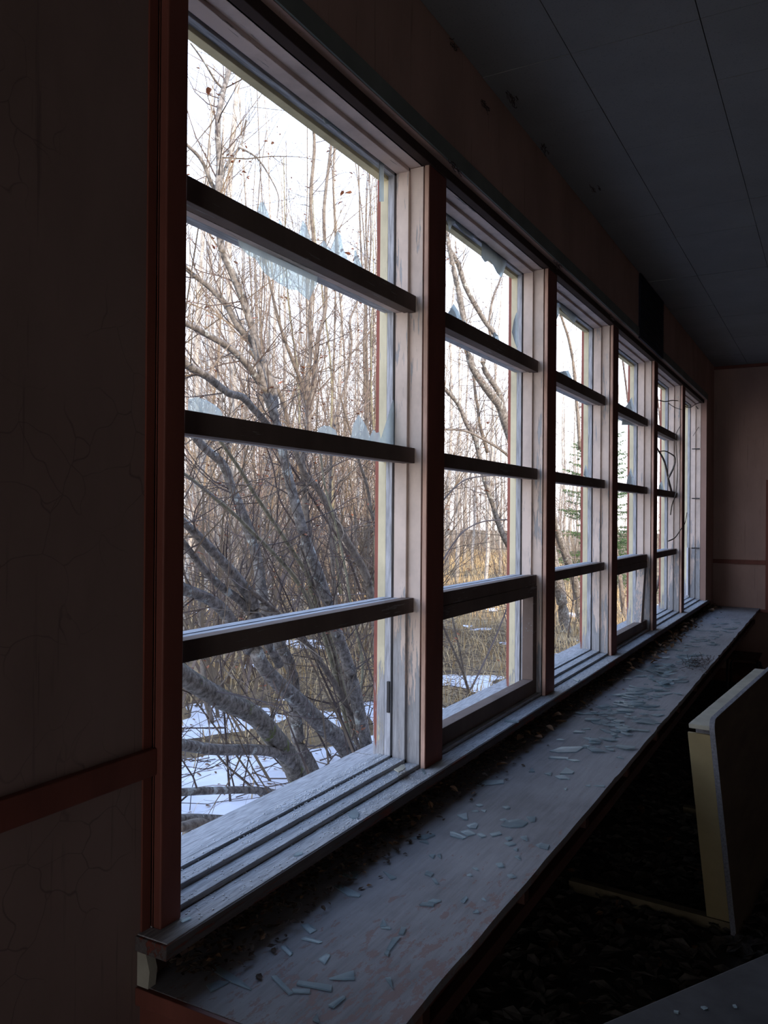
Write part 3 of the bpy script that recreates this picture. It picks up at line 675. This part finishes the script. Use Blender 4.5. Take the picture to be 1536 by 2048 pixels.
# dark root clump on the counter's front edge
m = MB(); c0 = at(1400, 1330, 2, CZ+0.01); random.seed(3)
for i in range(90):
    p = c0+Vector((random.gauss(0, 0.035), random.gauss(0, 0.13), U(0, 0.02))); p.x = min(p.x, 0.46); p.z = max(p.z, CZ+0.004)
    pts = [p]; d = Vector((U(-0.3, 0.3), U(-1, 1), U(-0.1, 0.35)))
    for j in range(3): pts.append(pts[-1]+d*U(0.02, 0.045)+Vector((U(-0.01, 0.01), U(-0.01, 0.01), 0))); pts[-1].z = max(CZ+0.003, pts[-1].z)
    m.tube(pts, U(0.0008, 0.002), 3)
tag(m.build('root_clump', [M['twig']]), 'dark clump of dead roots and twigs at the counter front edge beyond the glass heap', 'roots', kind='stuff')
# grit on the sill steps
m = MB(); random.seed(8)
for i in range(5000):
    k = random.choice((0, 0, 0, 1, 2, 3, 4, 5)); y = Y0+k*B+U(0.01, 1.08); xx = U(-0.16, 0.042)
    if k == 0 and R() < 0.6: y = Y0+U(0.5, 1.08)
    z = ZB
    if xx < -0.022: z = ZB+0.012
    if xx < -0.068: z = ZB+0.024
    if xx < -0.117: z = ZB+0.030
    if k in (1, 3) and xx < -0.03: continue
    s = U(0.0005, 0.0017)
    m.box(xx-s, xx+s, y-s, y+s, z, z+s, 0)
tag(m.build('sill_grit', [M['grit']]), 'pale grit and paint crumbs spread on the sill steps under the broken windows', 'grit', kind='stuff')
# floor litter
m = MB(); random.seed(9)
for i in range(9000):
    x, y = U(0.0, 2.4), U(1.2, 8.0); leaf_mb(m, Vector((x, y, 0.01+0.02*R())), U(0.012, 0.05), 0 if R() < 0.985 else 1)
tag(m.build('floor_litter', [M['litter_f'], M['leaf_tan']]), 'dark rubble and leaf litter covering the floor below the counter', 'litter', kind='stuff')

# ------------------------------------------------------------------ outdoors: ground, snow, grass
random.seed(11)
def gz(x, y):
    d = max(0, -x-3)
    return ZG+0.10*noise.noise(Vector((x*0.25, y*0.25, 0)))+0.05*noise.noise(Vector((x*0.9, y*0.9, 3)))+0.003*d
def snowh(x, y):
    n1 = noise.noise(Vector((x*0.8, y*0.8, 7)))+0.6*noise.noise(Vector((x*2.6, y*2.6, 2)))
    near = 1.0*math.exp(-((x+2.0)/1.5)**2-((y-5.0)/2.4)**2)
    return 0.09*(0.75*n1+near-0.34)
def grid(xs, ys, fz, name, mats):
    vv = [(x, y, fz(x, y)) for x in xs for y in ys]; ny = len(ys)
    ff = [(i*ny+j, (i+1)*ny+j, (i+1)*ny+j+1, i*ny+j+1) for i in range(len(xs)-1) for j in range(ny-1)]
    me = bpy.data.meshes.new(name); me.from_pydata(vv, [], ff)
    for q in mats: me.materials.append(q)
    me.polygons.foreach_set('use_smooth', [True]*len(ff)); me.update()
    o = bpy.data.objects.new(name, me); COL.objects.link(o); return o
struct(grid([-0.17-0.35*i-0.012*i*i for i in range(75)], [-14+0.8*i for i in range(150)], gz, 'ground', [M['ground']]))
tag(grid([-0.2-0.09*i for i in range(150)], [1.0+0.12*i for i in range(190)], lambda x, y: gz(x, y)+min(0.05, snowh(x, y)), 'snow', [M['snow']]),
    'thin old snow lying in patches on the ground under the shrubs', 'snow', kind='stuff')
struct(MB().box(-0.17, -0.165, -3, 9.1, -0.6, 0.0).build('foundation', [M['outer']]))
m = MB()
for i in range(42000):
    x = -1.6-26*R()**1.7; y = 2+40*R()
    if y > 8-2.2*x+6: continue
    if snowh(x, y) > 0.0 and R() < 0.96: continue
    h = U(0.12, 0.42)*(1+0.02*-x); b0 = Vector((x, y, gz(x, y)-0.02)); a = U(0, 6.28); l = Vector((math.cos(a), math.sin(a), 0))
    wv = Vector((-l.y, l.x, 0))*(0.004-0.0004*x); k = len(m.v)
    p1 = b0+l*h*0.25+Vector((0, 0, h*0.6)); p2 = b0+l*h*U(0.4, 0.9)+Vector((0, 0, h*U(0.75, 1)))
    m.v += [tuple(b0-wv), tuple(b0+wv), tuple(p1+wv*0.7), tuple(p1-wv*0.7), tuple(p2)]
    m.f += [[k, k+1, k+2, k+3], [k+3, k+2, k+4]]; m.mi += [0, 0]
tag(m.build('dry_grass', [M['grass']]), 'tall dry tan grass covering the clearing behind the shrubs', 'grass', kind='stuff')

# ------------------------------------------------------------------ twig and tree makers
def jit(s): return Vector((U(-s, s), U(-s, s), U(-s, s)))
def grow(mb, p, d, L, r, lvl, mi=0, curve=0.25, up=0.12, leaves=None, kids=4):
    n = 4 if L > 0.35 else 3; pts = [p]; dd = d.normalized(); rad = [r]
    for i in range(n):
        dd = (dd+jit(curve)+Vector((0, 0, up))).normalized(); pts.append(pts[-1]+dd*(L/n)); rad.append(r*(1-0.75*(i+1)/n))
    mb.tube(pts, rad, 3, mi)
    if leaves is not None and R() < leaves[1]:
        for _ in range(random.randint(1, 3)): leaf_mb(leaves[0], pts[-1]+jit(0.04)-Vector((0, 0, 0.03)), U(0.012, 0.025), 0, False)
    if lvl > 0:
        for _ in range(kids):
            j = random.randint(1, n); q = pts[j]; base = (pts[j]-pts[j-1]).normalized()
            sd = (base*0.7+jit(0.8)).normalized()
            grow(mb, q, sd, L*U(0.35, 0.65), max(0.0012, rad[j]*0.7), lvl-1, mi, curve, up, leaves, kids)

def smoothline(pts, k=4):
    out = []; n = len(pts)
    for i in range(n-1):
        p0, p1, p2, p3 = pts[max(i-1, 0)], pts[i], pts[i+1], pts[min(i+2, n-1)]
        for j in range(k):
            t = j/k
            out.append(0.5*((2*p1)+(p2-p0)*t+(2*p0-5*p1+4*p2-p3)*t*t+(3*p1-p0-3*p2+p3)*t**3))
    out.append(pts[-1]); return out
def stem(px, x0, x1, w0, w1, mat, parent, twm, lv, dens=5.0, tl=(0.25, 0.8), nside=9, wob=0.0, tlev=1):
    n = len(px); P3 = [at(a, b, 0, x0+(x1-x0)*i/(n-1)) for i, (a, b) in enumerate(px)]
    g0 = gz(P3[0].x, P3[0].y)
    S = smoothline(P3, 5); N = len(S)
    ph = U(0, 50)
    rad = []
    for i, p in enumerate(S):
        wpx = w0+(w1-w0)*i/(N-1); rr = 0.5*wpx*dep(p)/FPX
        rad.append(rr*(1+0.06*noise.noise(Vector((ph, i*0.16, 0))))); S[i] = p+0.10*rr*Vector((noise.noise(Vector((ph, i*0.3, 5))), noise.noise(Vector((ph, i*0.3, 9))), 0))
    mb = MB().tube(S, rad, nside)
    o = mb.build('stem', [mat], smooth=True); o.parent = parent; o.matrix_parent_inverse = Matrix.Translation(parent.location).inverted()
    L = sum((S[i+1]-S[i]).length for i in range(N-1))
    for _ in range(int(L*dens)):
        i = random.randint(1, N-1); d = (S[i]-S[i-1]).normalized()
        if R() < 0.12 or True:
            sd = (d*0.6+jit(0.9)+Vector((0, 0, 0.15))).normalized()
            grow(twm, S[i], sd, U(*tl), max(0.0018, min(0.007, rad[i]*0.30)), tlev, 0 if R() < 0.7 else 1, 0.22, 0.08, lv, 3)
    return o

def clump(name, loc, stems, label, group=None, lprob=0.06, dens=5.0, shoots=6):
    root = tag(empty(name, loc), label, 'shrub', group); tw = MB(); lf = MB()
    for s in stems:
        px, x0, x1, w0, w1, mt = s[:6]; dn = s[6] if len(s) > 6 else dens
        stem(px, x0, x1, w0, w1, M[mt], root, tw, (lf, lprob), dn)
    for _ in range(shoots):
        p = Vector((root.location.x+U(-0.5, 0.4), root.location.y+U(-0.9, 0.6), 0)); p.z = gz(p.x, p.y)-0.02
        grow(tw, p, Vector((U(-0.5, 0.25), U(-0.9, 0.25), 1.0)), U(1.2, 3.4), U(0.006, 0.013), 2, 0 if R() < 0.6 else 1, 0.10, 0.06, (lf, lprob*0.6), 4)
    inv = Matrix.Translation(root.location).inverted()
    o = tw.build('twigs', [M['twig'], M['twig2']]); o['kind'] = 'stuff'; o.parent = root; o.matrix_parent_inverse = inv
    if lf.f:
        o = lf.build('dry_leaves', [M['leaf_red']]); o['kind'] = 'stuff'; o.parent = root; o.matrix_parent_inverse = inv
    return root
random.seed(31)
g1 = at(640, 1570, 2, -0.35)
X = g1.x
def rv(L): return L[::-1]
stemsA = [
 ([(745, 1545), (722, 1440), (700, 1345), (672, 1262), (654, 1200), (635, 1144), (614, 1090), (595, 1022), (576, 949), (549, 832), (530, 778), (516, 710), (503, 651), (487, 602), (462, 540), (441, 486), (437, 378), (439, 327), (435, 260), (441, 207), (450, 170), (463, 127), (480, 70)], -2.2, -3.0, 26, 9, 'barkA'),
 ([(549, 815), (541, 764), (524, 724), (500, 683), (476, 651), (451, 608), (419, 575), (381, 545), (340, 505)], -2.55, -2.9, 20, 8, 'barkA'),
 ([(437, 380), (439, 367), (458, 322), (479, 295), (487, 271), (492, 240)], -2.85, -2.9, 8, 4, 'barkA'),
 ([(479, 295), (514, 316), (541, 356), (557, 394), (554, 436)], -2.85, -2.7, 4, 2, 'barkA'),
 ([(434, 385), (423, 367), (405, 324), (383, 298), (350, 270)], -2.85, -2.9, 9, 6, 'barkA'),
 ([(446, 178), (430, 160), (412, 130), (395, 105), (380, 85)], -2.95, -2.9, 5, 3, 'barkA'),
 ([(520, 765), (487, 721), (457, 694), (424, 675), (381, 651), (330, 630)], -2.6, -2.6, 15, 12, 'barkA'),
 ([(535, 850), (505, 815), (484, 794), (455, 785), (414, 753), (381, 735), (330, 700)], -2.6, -2.5, 14, 17, 'barkA'),
]
stemsB = [
 ([(719, 1545), (685, 1487), (641, 1448), (594, 1401), (542, 1352), (512, 1300), (508, 1214), (478, 1163), (446, 1125), (414, 1090), (381, 1057), (330, 1010)], -2.3, -2.2, 40, 14, 'barkA'),
 ([(612, 1600), (581, 1521), (547, 1474), (503, 1427), (438, 1396), (376, 1357), (320, 1320)], -2.2, -1.9, 42, 40, 'moss'),
 ([(645, 1585), (618, 1526), (596, 1480), (584, 1349), (560, 1290), (532, 1219), (524, 1184), (516, 1130), (505, 1082), (478, 1011), (465, 982), (446, 930), (405, 892), (370, 850)], -2.35, -2.6, 28, 16, 'barkA'),
 ([(560, 1330), (495, 1219), (446, 1176), (414, 1146), (378, 1100), (330, 1040)], -2.3, -2.2, 18, 13, 'barkA'),
 ([(500, 1300), (454, 1230), (419, 1200), (378, 1182), (320, 1160)], -2.3, -2.2, 24, 24, 'barkA'),
 ([(604, 1555), (568, 1513), (516, 1500), (438, 1500), (370, 1490), (310, 1480)], -2.15, -1.9, 18, 26, 'barkA', 3),
 ([(600, 1600), (581, 1594), (516, 1581), (438, 1581), (370, 1584), (310, 1590)], -2.15, -1.9, 14, 17, 'barkA', 3),
 ([(520, 1650), (480, 1640), (438, 1638), (376, 1636), (310, 1640)], -1.95, -1.8, 14, 18, 'barkA', 3),
 ([(428, 1700), (424, 1670), (412, 1650), (390, 1648), (360, 1655)], -1.75, -1.7, 24, 20, 'barkB', 2),
 ([(370, 1667), (400, 1678), (425, 1690)], -1.75, -1.7, 20, 18, 'barkB', 2),
 ([(555, 1618), (516, 1586), (485, 1558), (451, 1529), (420, 1490)], -2.1, -2.2, 6, 4, 'barkB', 3),
]
stemsC = [
 ([(728, 1540), (700, 1440), (680, 1350), (655, 1262), (624, 1184), (616, 1152), (595, 1117), (565, 1071), (532, 1022), (505, 982), (478, 936), (446, 890), (400, 820)], -2.6, -2.1, 10, 7, 'barkC'),
 ([(700, 1480), (670, 1350), (645, 1262), (622, 1209), (587, 1152), (549, 1109), (505, 1065), (468, 1028), (419, 987), (378, 955), (340, 930)], -2.5, -2.0, 9, 7, 'barkC'),
 ([(775, 1560), (760, 1400), (752, 1262), (741, 1187), (730, 1146), (711, 1111), (684, 1065), (657, 1014), (635, 976), (608, 944), (584, 880), (565, 800), (538, 756), (500, 700)], -2.8, -3.0, 20, 8, 'barkB'),
 ([(720, 1540), (700, 1430), (672, 1320), (650, 1262), (635, 1206), (624, 1103), (616, 1049), (608, 982), (605, 914), (616, 845), (614, 791), (616, 751), (622, 697), (619, 645), (624, 586), (628, 500), (621, 394), (629, 300), (626, 239), (630, 180)], -2.9, -3.3, 15, 5, 'barkB'),
 ([(616, 880), (619, 832), (627, 778), (632, 724), (638, 670), (651, 613), (650, 500), (648, 420), (658, 327), (664, 274), (668, 220)], -3.0, -3.5, 11, 5, 'barkB'),
 ([(611, 800), (600, 759), (581, 710), (565, 667), (549, 608), (538, 559), (525, 500)], -3.0, -3.1, 9, 4, 'barkB'),
 ([(735, 1520), (700, 1400), (680, 1290), (670, 1180), (660, 1060), (662, 919), (670, 845), (678, 810), (695, 751), (703, 683), (700, 640), (716, 600), (728, 540)], -3.0, -3.4, 8, 4, 'barkB'),
 ([(704, 1422), (722, 1375), (724, 1318), (711, 1253), (700, 1195), (692, 1144), (681, 1090), (668, 1036), (649, 968), (640, 900)], -2.4, -2.6, 6, 4, 'barkC'),
 ([(775, 1180), (751, 1060), (743, 1022), (735, 976), (719, 925), (700, 860), (680, 790)], -2.9, -3.0, 8, 4, 'barkB'),
 ([(750, 1520), (725, 1469), (696, 1417), (672, 1370), (646, 1331), (607, 1279), (560, 1230), (500, 1180)], -2.4, -2.2, 13, 9, 'barkB'),
 ([(732, 1535), (706, 1461), (690, 1400), (680, 1357), (667, 1305), (652, 1261), (630, 1180), (600, 1090)], -2.45, -2.4, 8, 5, 'barkB'),
 ([(440, 1480), (430, 1461), (412, 1396), (404, 1313), (400, 1200)], -4.2, -4.4, 12, 10, 'barkB'),
 ([(720, 1180), (690, 1100), (640, 1020), (600, 960), (560, 900), (520, 850)], -3.4, -3.0, 6, 4, 'twig'),
 ([(575, 1250), (560, 1180), (600, 1080), (560, 1000), (545, 930), (520, 860)], -3.2, -3.2, 5, 3, 'twig'),
]
inner = clump('willow', tuple(g1), stemsA, 'tall lichened willow leaning left, filling the upper first window', dens=10)
clump('willow', tuple(at(610, 1590, 2, -0.38)), stemsB, 'low spreading mossy willow with thick limbs rising from snow in the first window', dens=7, lprob=0.05)
clump('willow', tuple(at(740, 1540, 2, -0.38)), stemsC, 'smooth-stemmed willow with slender upright stems beside the first mullion', dens=8, lprob=0.09)
stemsF = []
for i in range(15):
    bx = U(600, 790); ty = U(120, 420); tx = bx+U(-60, 30); X_ = -U(4.3, 5.6); pts = [(bx, 1190)]
    for j in range(1, 7): f = j/6; pts.append((bx+(tx-bx)*f**1.2+U(-9, 9), 1190+(ty-1190)*f))
    stemsF.append((pts, X_, X_-U(0, 0.6), U(3.5, 7), 1.6, 'barkB' if i % 3 else 'barkC'))
clump('tall_shrub', tuple(at(690, 1190, 0, -4.9)), stemsF, 'tall upright shrub of many thin stems behind the willows, catching warm light', dens=9, lprob=0.10, shoots=0)
stemsG = []
for i in range(9):
    bx = U(420, 600); ty = U(100, 420); tx = bx+U(-90, 20); X_ = -U(4.3, 5.6); pts = [(bx, 1190)]
    for j in range(1, 7): f = j/6; pts.append((bx+(tx-bx)*f**1.2+U(-9, 9), 1190+(ty-1190)*f))
    stemsG.append((pts, X_, X_-U(0, 0.6), U(3, 5.5), 1.4, 'barkB'))
clump('tall_shrub', tuple(at(500, 1190, 0, -4.9)), stemsG, 'sparse upright shrub of thin stems behind the tall lichened willow', dens=8, lprob=0.05, shoots=0)
stemsD = [
 ([(1075, 1180), (1050, 1130), (1030, 1110), (1012, 1083), (998, 1050), (985, 1007), (969, 959), (951, 880), (933, 847), (918, 811), (893, 781), (860, 750)], -3.4, -3.8, 12, 8, 'barkA'),
 ([(1080, 1150), (1050, 1000), (1030, 900), (1012, 847), (1002, 816), (982, 788), (954, 750), (938, 712), (926, 628), (916, 578), (905, 527), (895, 476), (888, 430)], -3.3, -3.8, 24, 7, 'barkA'),
 ([(1012, 850), (1000, 790), (987, 768), (966, 725), (989, 674), (971, 644), (954, 616), (931, 573), (916, 527), (900, 500)], -3.5, -3.8, 12, 9, 'barkA'),
 ([(975, 905), (960, 850), (956, 819), (950, 780), (946, 743), (930, 700)], -3.8, -4.0, 7, 5, 'barkB'),
 ([(1060, 960), (1012, 908), (969, 880), (931, 862), (890, 859), (860, 862)], -3.0, -2.9, 6, 4, 'barkB'),
 ([(985, 690), (978, 650), (985, 600), (1000, 560), (1012, 520)], -3.8, -4.0, 6, 3, 'barkB'),
 ([(944, 1410), (928, 1351), (912, 1311), (885, 1249), (870, 1190)], -2.3, -2.4, 6, 4, 'barkB', 4),
 ([(928, 1351), (920, 1303), (907, 1247), (895, 1180)], -2.35, -2.4, 5, 3, 'barkB', 4),
 ([(925, 1400), (944, 1373), (987, 1284), (1012, 1222), (1040, 1150)], -2.4, -2.5, 4, 3, 'twig', 4),
 ([(880, 1130), (920, 1070), (960, 1045), (1000, 1040), (1040, 1038)], -2.6, -2.6, 3, 3, 'twig', 4),
 ([(880, 1010), (900, 985), (930, 960), (970, 952), (1012, 950)], -2.6, -2.6, 3, 3, 'twig', 4),
]
clump('willow', tuple(at(1075, 1180, 0, -3.4)), stemsD, 'grey forked willow leaning left, seen through the second window', dens=8)
stemsE = [
 ([(1130, 1330), (1132, 1280), (1128, 1230), (1116, 1167), (1100, 1090), (1085, 1000)], -3.0, -3.2, 24, 20, 'barkA', 3),
 ([(1165, 1300), (1160, 1220), (1150, 1165), (1130, 1108), (1112, 1054), (1090, 980), (1060, 850)], -3.1, -3.3, 20, 12, 'barkA', 3),
 ([(1160, 900), (1150, 760), (1140, 690), (1125, 640), (1110, 600)], -3.4, -3.6, 7, 4, 'barkB', 6),
 ([(1250, 1250), (1245, 1200), (1238, 1140), (1225, 1060), (1215, 960)], -2.4, -2.6, 10, 7, 'barkB', 4),
 ([(1270, 900), (1258, 820), (1248, 740), (1240, 690)], -3.2, -3.4, 5, 3, 'twig', 6),
 ([(1335, 1000), (1325, 900), (1318, 820), (1312, 780)], -3.0, -3.2, 4, 3, 'twig', 6)]
clump('willow', tuple(at(1140, 1330, 0, -3.0)), stemsE, 'dark double-trunked willow standing close behind the third window', dens=4)

# branch that has grown in through the fifth window
random.seed(77)
br = tag(empty('ingrown_branch', (-0.06, 6.6, 0.9)), 'bare grey vine-like branch growing in through the fifth window', 'branch')
def inb(px, x0, x1, w, nm='branch_stem'):
    n = len(px); S = smoothline([at(a, b, 0, x0+(x1-x0)*i/(n-1)) for i, (a, b) in enumerate(px)], 5)
    rad = [0.5*w*(1-0.55*i/(len(S)-1))*dep(p)/FPX for i, p in enumerate(S)]
    PC(MB().tube(S, rad, 7), nm, [M['barkB']], br, 0, True)
inb([(1306, 1200), (1315, 1169), (1328, 1130), (1333, 1110), (1337, 1080), (1340, 1044), (1346, 1008), (1343, 985), (1337, 960), (1329, 924), (1315, 898), (1306, 880)], -0.22, -0.01, 7)
inb([(1337, 956), (1345, 940), (1350, 924), (1349, 914), (1344, 909), (1329, 902), (1312, 905)], -0.03, -0.03, 4, 'side_branch')
inb([(1341, 1030), (1344, 1010), (1352, 985), (1355, 940), (1353, 900), (1352, 870), (1362, 850)], -0.02, 0.02, 2.6, 'side_branch')
inb([(1337, 1082), (1350, 1075), (1362, 1058), (1370, 1046), (1374, 1025)], -0.03, 0.02, 2.6, 'side_branch')
inb([(1316, 800), (1330, 803), (1345, 801), (1360, 803), (1368, 812), (1380, 815), (1392, 808), (1403, 804)], -0.06, -0.01, 2.2, 'side_branch')
inb([(1336, 806), (1350, 815), (1364, 819), (1372, 817)], -0.05, 0.01, 1.6, 'side_branch')
inb([(1392, 812), (1400, 825), (1402, 840), (1398, 852), (1391, 864), (1386, 872)], -0.05, -0.04, 1.8, 'side_branch')

random.seed(61); m = MB()
for i in range(1500):
    x = -0.35-6.5*R()**1.3; y = U(2.2, 14); a = U(0, 6.28); p = Vector((x, y, gz(x, y)+max(0, min(0.05, snowh(x, y)))+0.012)); L = U(0.15, 0.9); pts = [p]
    d = Vector((math.cos(a), math.sin(a), 0))
    for j in range(3):
        d = (d+jit(0.25)).normalized(); q = pts[-1]+d*L/3; q.x = min(q.x, -0.25); q.z = gz(q.x, q.y)+max(0, min(0.05, snowh(q.x, q.y)))+U(0.0, 0.10); pts.append(q)
    m.tube(pts, U(0.0015, 0.006), 3, 0 if R() < 0.6 else 1)
for i in range(1200):
    x = -0.35-5*R(); y = U(2.2, 12); leaf_mb(m, Vector((x, y, gz(x, y)+max(0, min(0.05, snowh(x, y)))+0.01)), U(0.012, 0.03), 2)
tag(m.build('fallen_twigs', [M['twig'], M['twig2'], M['leaf_tan']]), 'fallen twigs and dead leaves lying over the snow and ground below the willows', 'twigs', kind='stuff')

# ------------------------------------------------------------------ thicket bushes and aspens
random.seed(41)
def bush_mesh(seed):
    random.seed(seed); tw = MB(); lf = MB()
    for _ in range(16):
        a = U(0, 6.28); d = Vector((math.cos(a)*0.45, math.sin(a)*0.45, 1))
        grow(tw, Vector((U(-0.2, 0.2), U(-0.2, 0.2), -0.1)), d, U(1.6, 3.0), U(0.007, 0.014), 2, 0 if R() < 0.5 else 1, 0.16, 0.1, (lf, 0.10), 5)
    return tw, lf
bush_protos = []
for s in range(4):
    tw, lf = bush_mesh(100+s)
    o = tw.build('thicket_bush', [M['twig3'], M['twig2']]); l = lf.build('dry_leaves', [M['leaf_red']], o); l['kind'] = 'stuff'; bush_protos.append((o, l))
def inst(protos, k, used, loc, rz, s):
    o, ch_ = protos[k]
    if k in used:
        o2 = o.copy(); COL.objects.link(o2)
        c2 = ch_.copy(); c2.parent = o2; COL.objects.link(c2); o = o2
    used.add(k); o.location = loc; o.rotation_euler = (0, 0, rz); o.scale = (s, s, s); return o
def ray_xy(px, X_): return at(px, 1040, 0, X_)
random.seed(43); used = set()
for i in range(34):
    px = 375+ (i*53 % 960) + U(-20, 20); X_ = -U(6.0, 15)
    if i >= 29: px = U(560, 900) if i % 3 else U(380, 560); X_ = -U(4.6, 6.5)
    p = ray_xy(px, X_)
    o = inst(bush_protos, i % 4, used, (p.x, p.y, gz(p.x, p.y)), U(0, 6.28), U(0.8, 1.3) if i < 29 else U(1.5, 2.1))
    zone = 'first' if px < 760 else ('second' if px < 1020 else 'third and further')
    tag(o, 'twiggy leafless bush in the thicket behind the willows, seen through the %s window' % zone, 'bush', 'thicket bushes behind the %s window' % zone)
def aspen_mesh(seed):
    random.seed(seed); t = MB(); H = U(9.5, 14); r0 = U(0.04, 0.085); lean = Vector((U(-0.05, 0.05), U(-0.05, 0.05), 1)); ph = U(0, 9)
    pts = [lean*(H*i/9)+Vector((0.15*noise.noise(Vector((i*0.5, ph, 0))), 0.15*noise.noise(Vector((i*0.5, ph, 5))), -0.2)) for i in range(10)]
    rad = [r0*(1-0.85*i/9) for i in range(10)]
    t.tube(pts, rad, 8); c = MB()
    for _ in range(60):
        f = U(0.15, 0.98); k = int(f*9); p = pts[k].lerp(pts[min(9, k+1)], f*9-k); a = U(0, 6.28)
        grow(c, p, Vector((math.cos(a), math.sin(a), U(0.2, 1.1))), U(0.8, 2.2)*(1.1-0.6*f), 0.009*(1.2-f), 1, 0 if R() < 0.5 else 1, 0.18, 0.12, None, 5)
    return t, c
asp = []
for s in range(7):
    t, c = aspen_mesh(200+s); o = t.build('aspen', [M['aspen']], smooth=True); l = c.build('branches', [M['twig'], M['twig2']], o); l['kind'] = 'stuff'; asp.append((o, l))
random.seed(47); used = set(); n = 0
for i in range(230):
    px = 372+960*((i*0.61803) % 1.0); X_ = -(6.5+ (i/230)**0.8*24)
    p = ray_xy(px, X_); far = i > 90
    o = inst(asp, i % 7, used, (p.x, p.y, gz(p.x, p.y)), U(0, 6.28), U(0.75, 1.25))
    zone = 'first' if px < 760 else ('second' if px < 1020 else 'third and further')
    tag(o, '%s pale aspen trunk in the woods seen through the %s window' % ('distant thin' if far else 'nearer slender', zone), 'tree', '%s aspens behind the %s window' % ('distant' if far else 'nearer', zone))

# ------------------------------------------------------------------ spruce
random.seed(53)
sp0 = at(1200, 1150, 0, -4.6); base = Vector((sp0.x, sp0.y, gz(sp0.x, sp0.y)))
spr = tag(empty('spruce', tuple(base)), 'dark green spruce seen through the third and fourth windows', 'tree')
H = 6.2
PC(MB().tube([base+Vector((0, 0, -0.1)), base+Vector((0.03, 0.02, H*0.5)), base+Vector((0, 0, H))], [0.09, 0.05, 0.008], 8), 'trunk', [M['barkB']], spr, 0, True)
tw = MB(); nd = MB()
for i in range(230):
    f = 0.06+0.93*R(); z = H*f; L = ((1-f)*1.7+0.12)*U(0.7, 1.15); a = U(0, 6.28); d = Vector((math.cos(a), math.sin(a), U(-0.35, 0.05)+0.45*f))
    p0 = base+Vector((0, 0, z)); pts = [p0]
    for j in range(4): pts.append(pts[-1]+(d+Vector((0, 0, 0.10*j-0.14))).normalized()*L/4)
    tw.tube(pts, [0.012*(1-f)+0.004, 0.008, 0.006, 0.004, 0.002], 3)
    nn = int(L*26)
    for q in range(nn):
        t = (q+R())/nn*3.99; j = int(t); c = pts[j].lerp(pts[j+1], t-j); sd = Vector((-d.y, d.x, 0)).normalized()*(1 if q % 2 else -1)
        l2 = U(0.06, 0.24)*(1.15-t/4); dn = (sd*U(0.3, 0.9)+d*U(0.2, 0.8)+Vector((0, 0, U(-0.9, 0.1)))).normalized(); e = c+dn*l2
        nd.tube([c, e], [0.004, 0.002], 3)
        for w_ in range(10):
            cc = c.lerp(e, (w_+0.5)/10); nd.tube([cc, cc+(dn*0.6+jit(0.8)).normalized()*0.045], [0.006, 0.002], 3)
PC(tw, 'boughs', [M['twig']], spr, 0); o = PC(nd, 'needles', [M['needle']], spr, 0); o['kind'] = 'stuff'
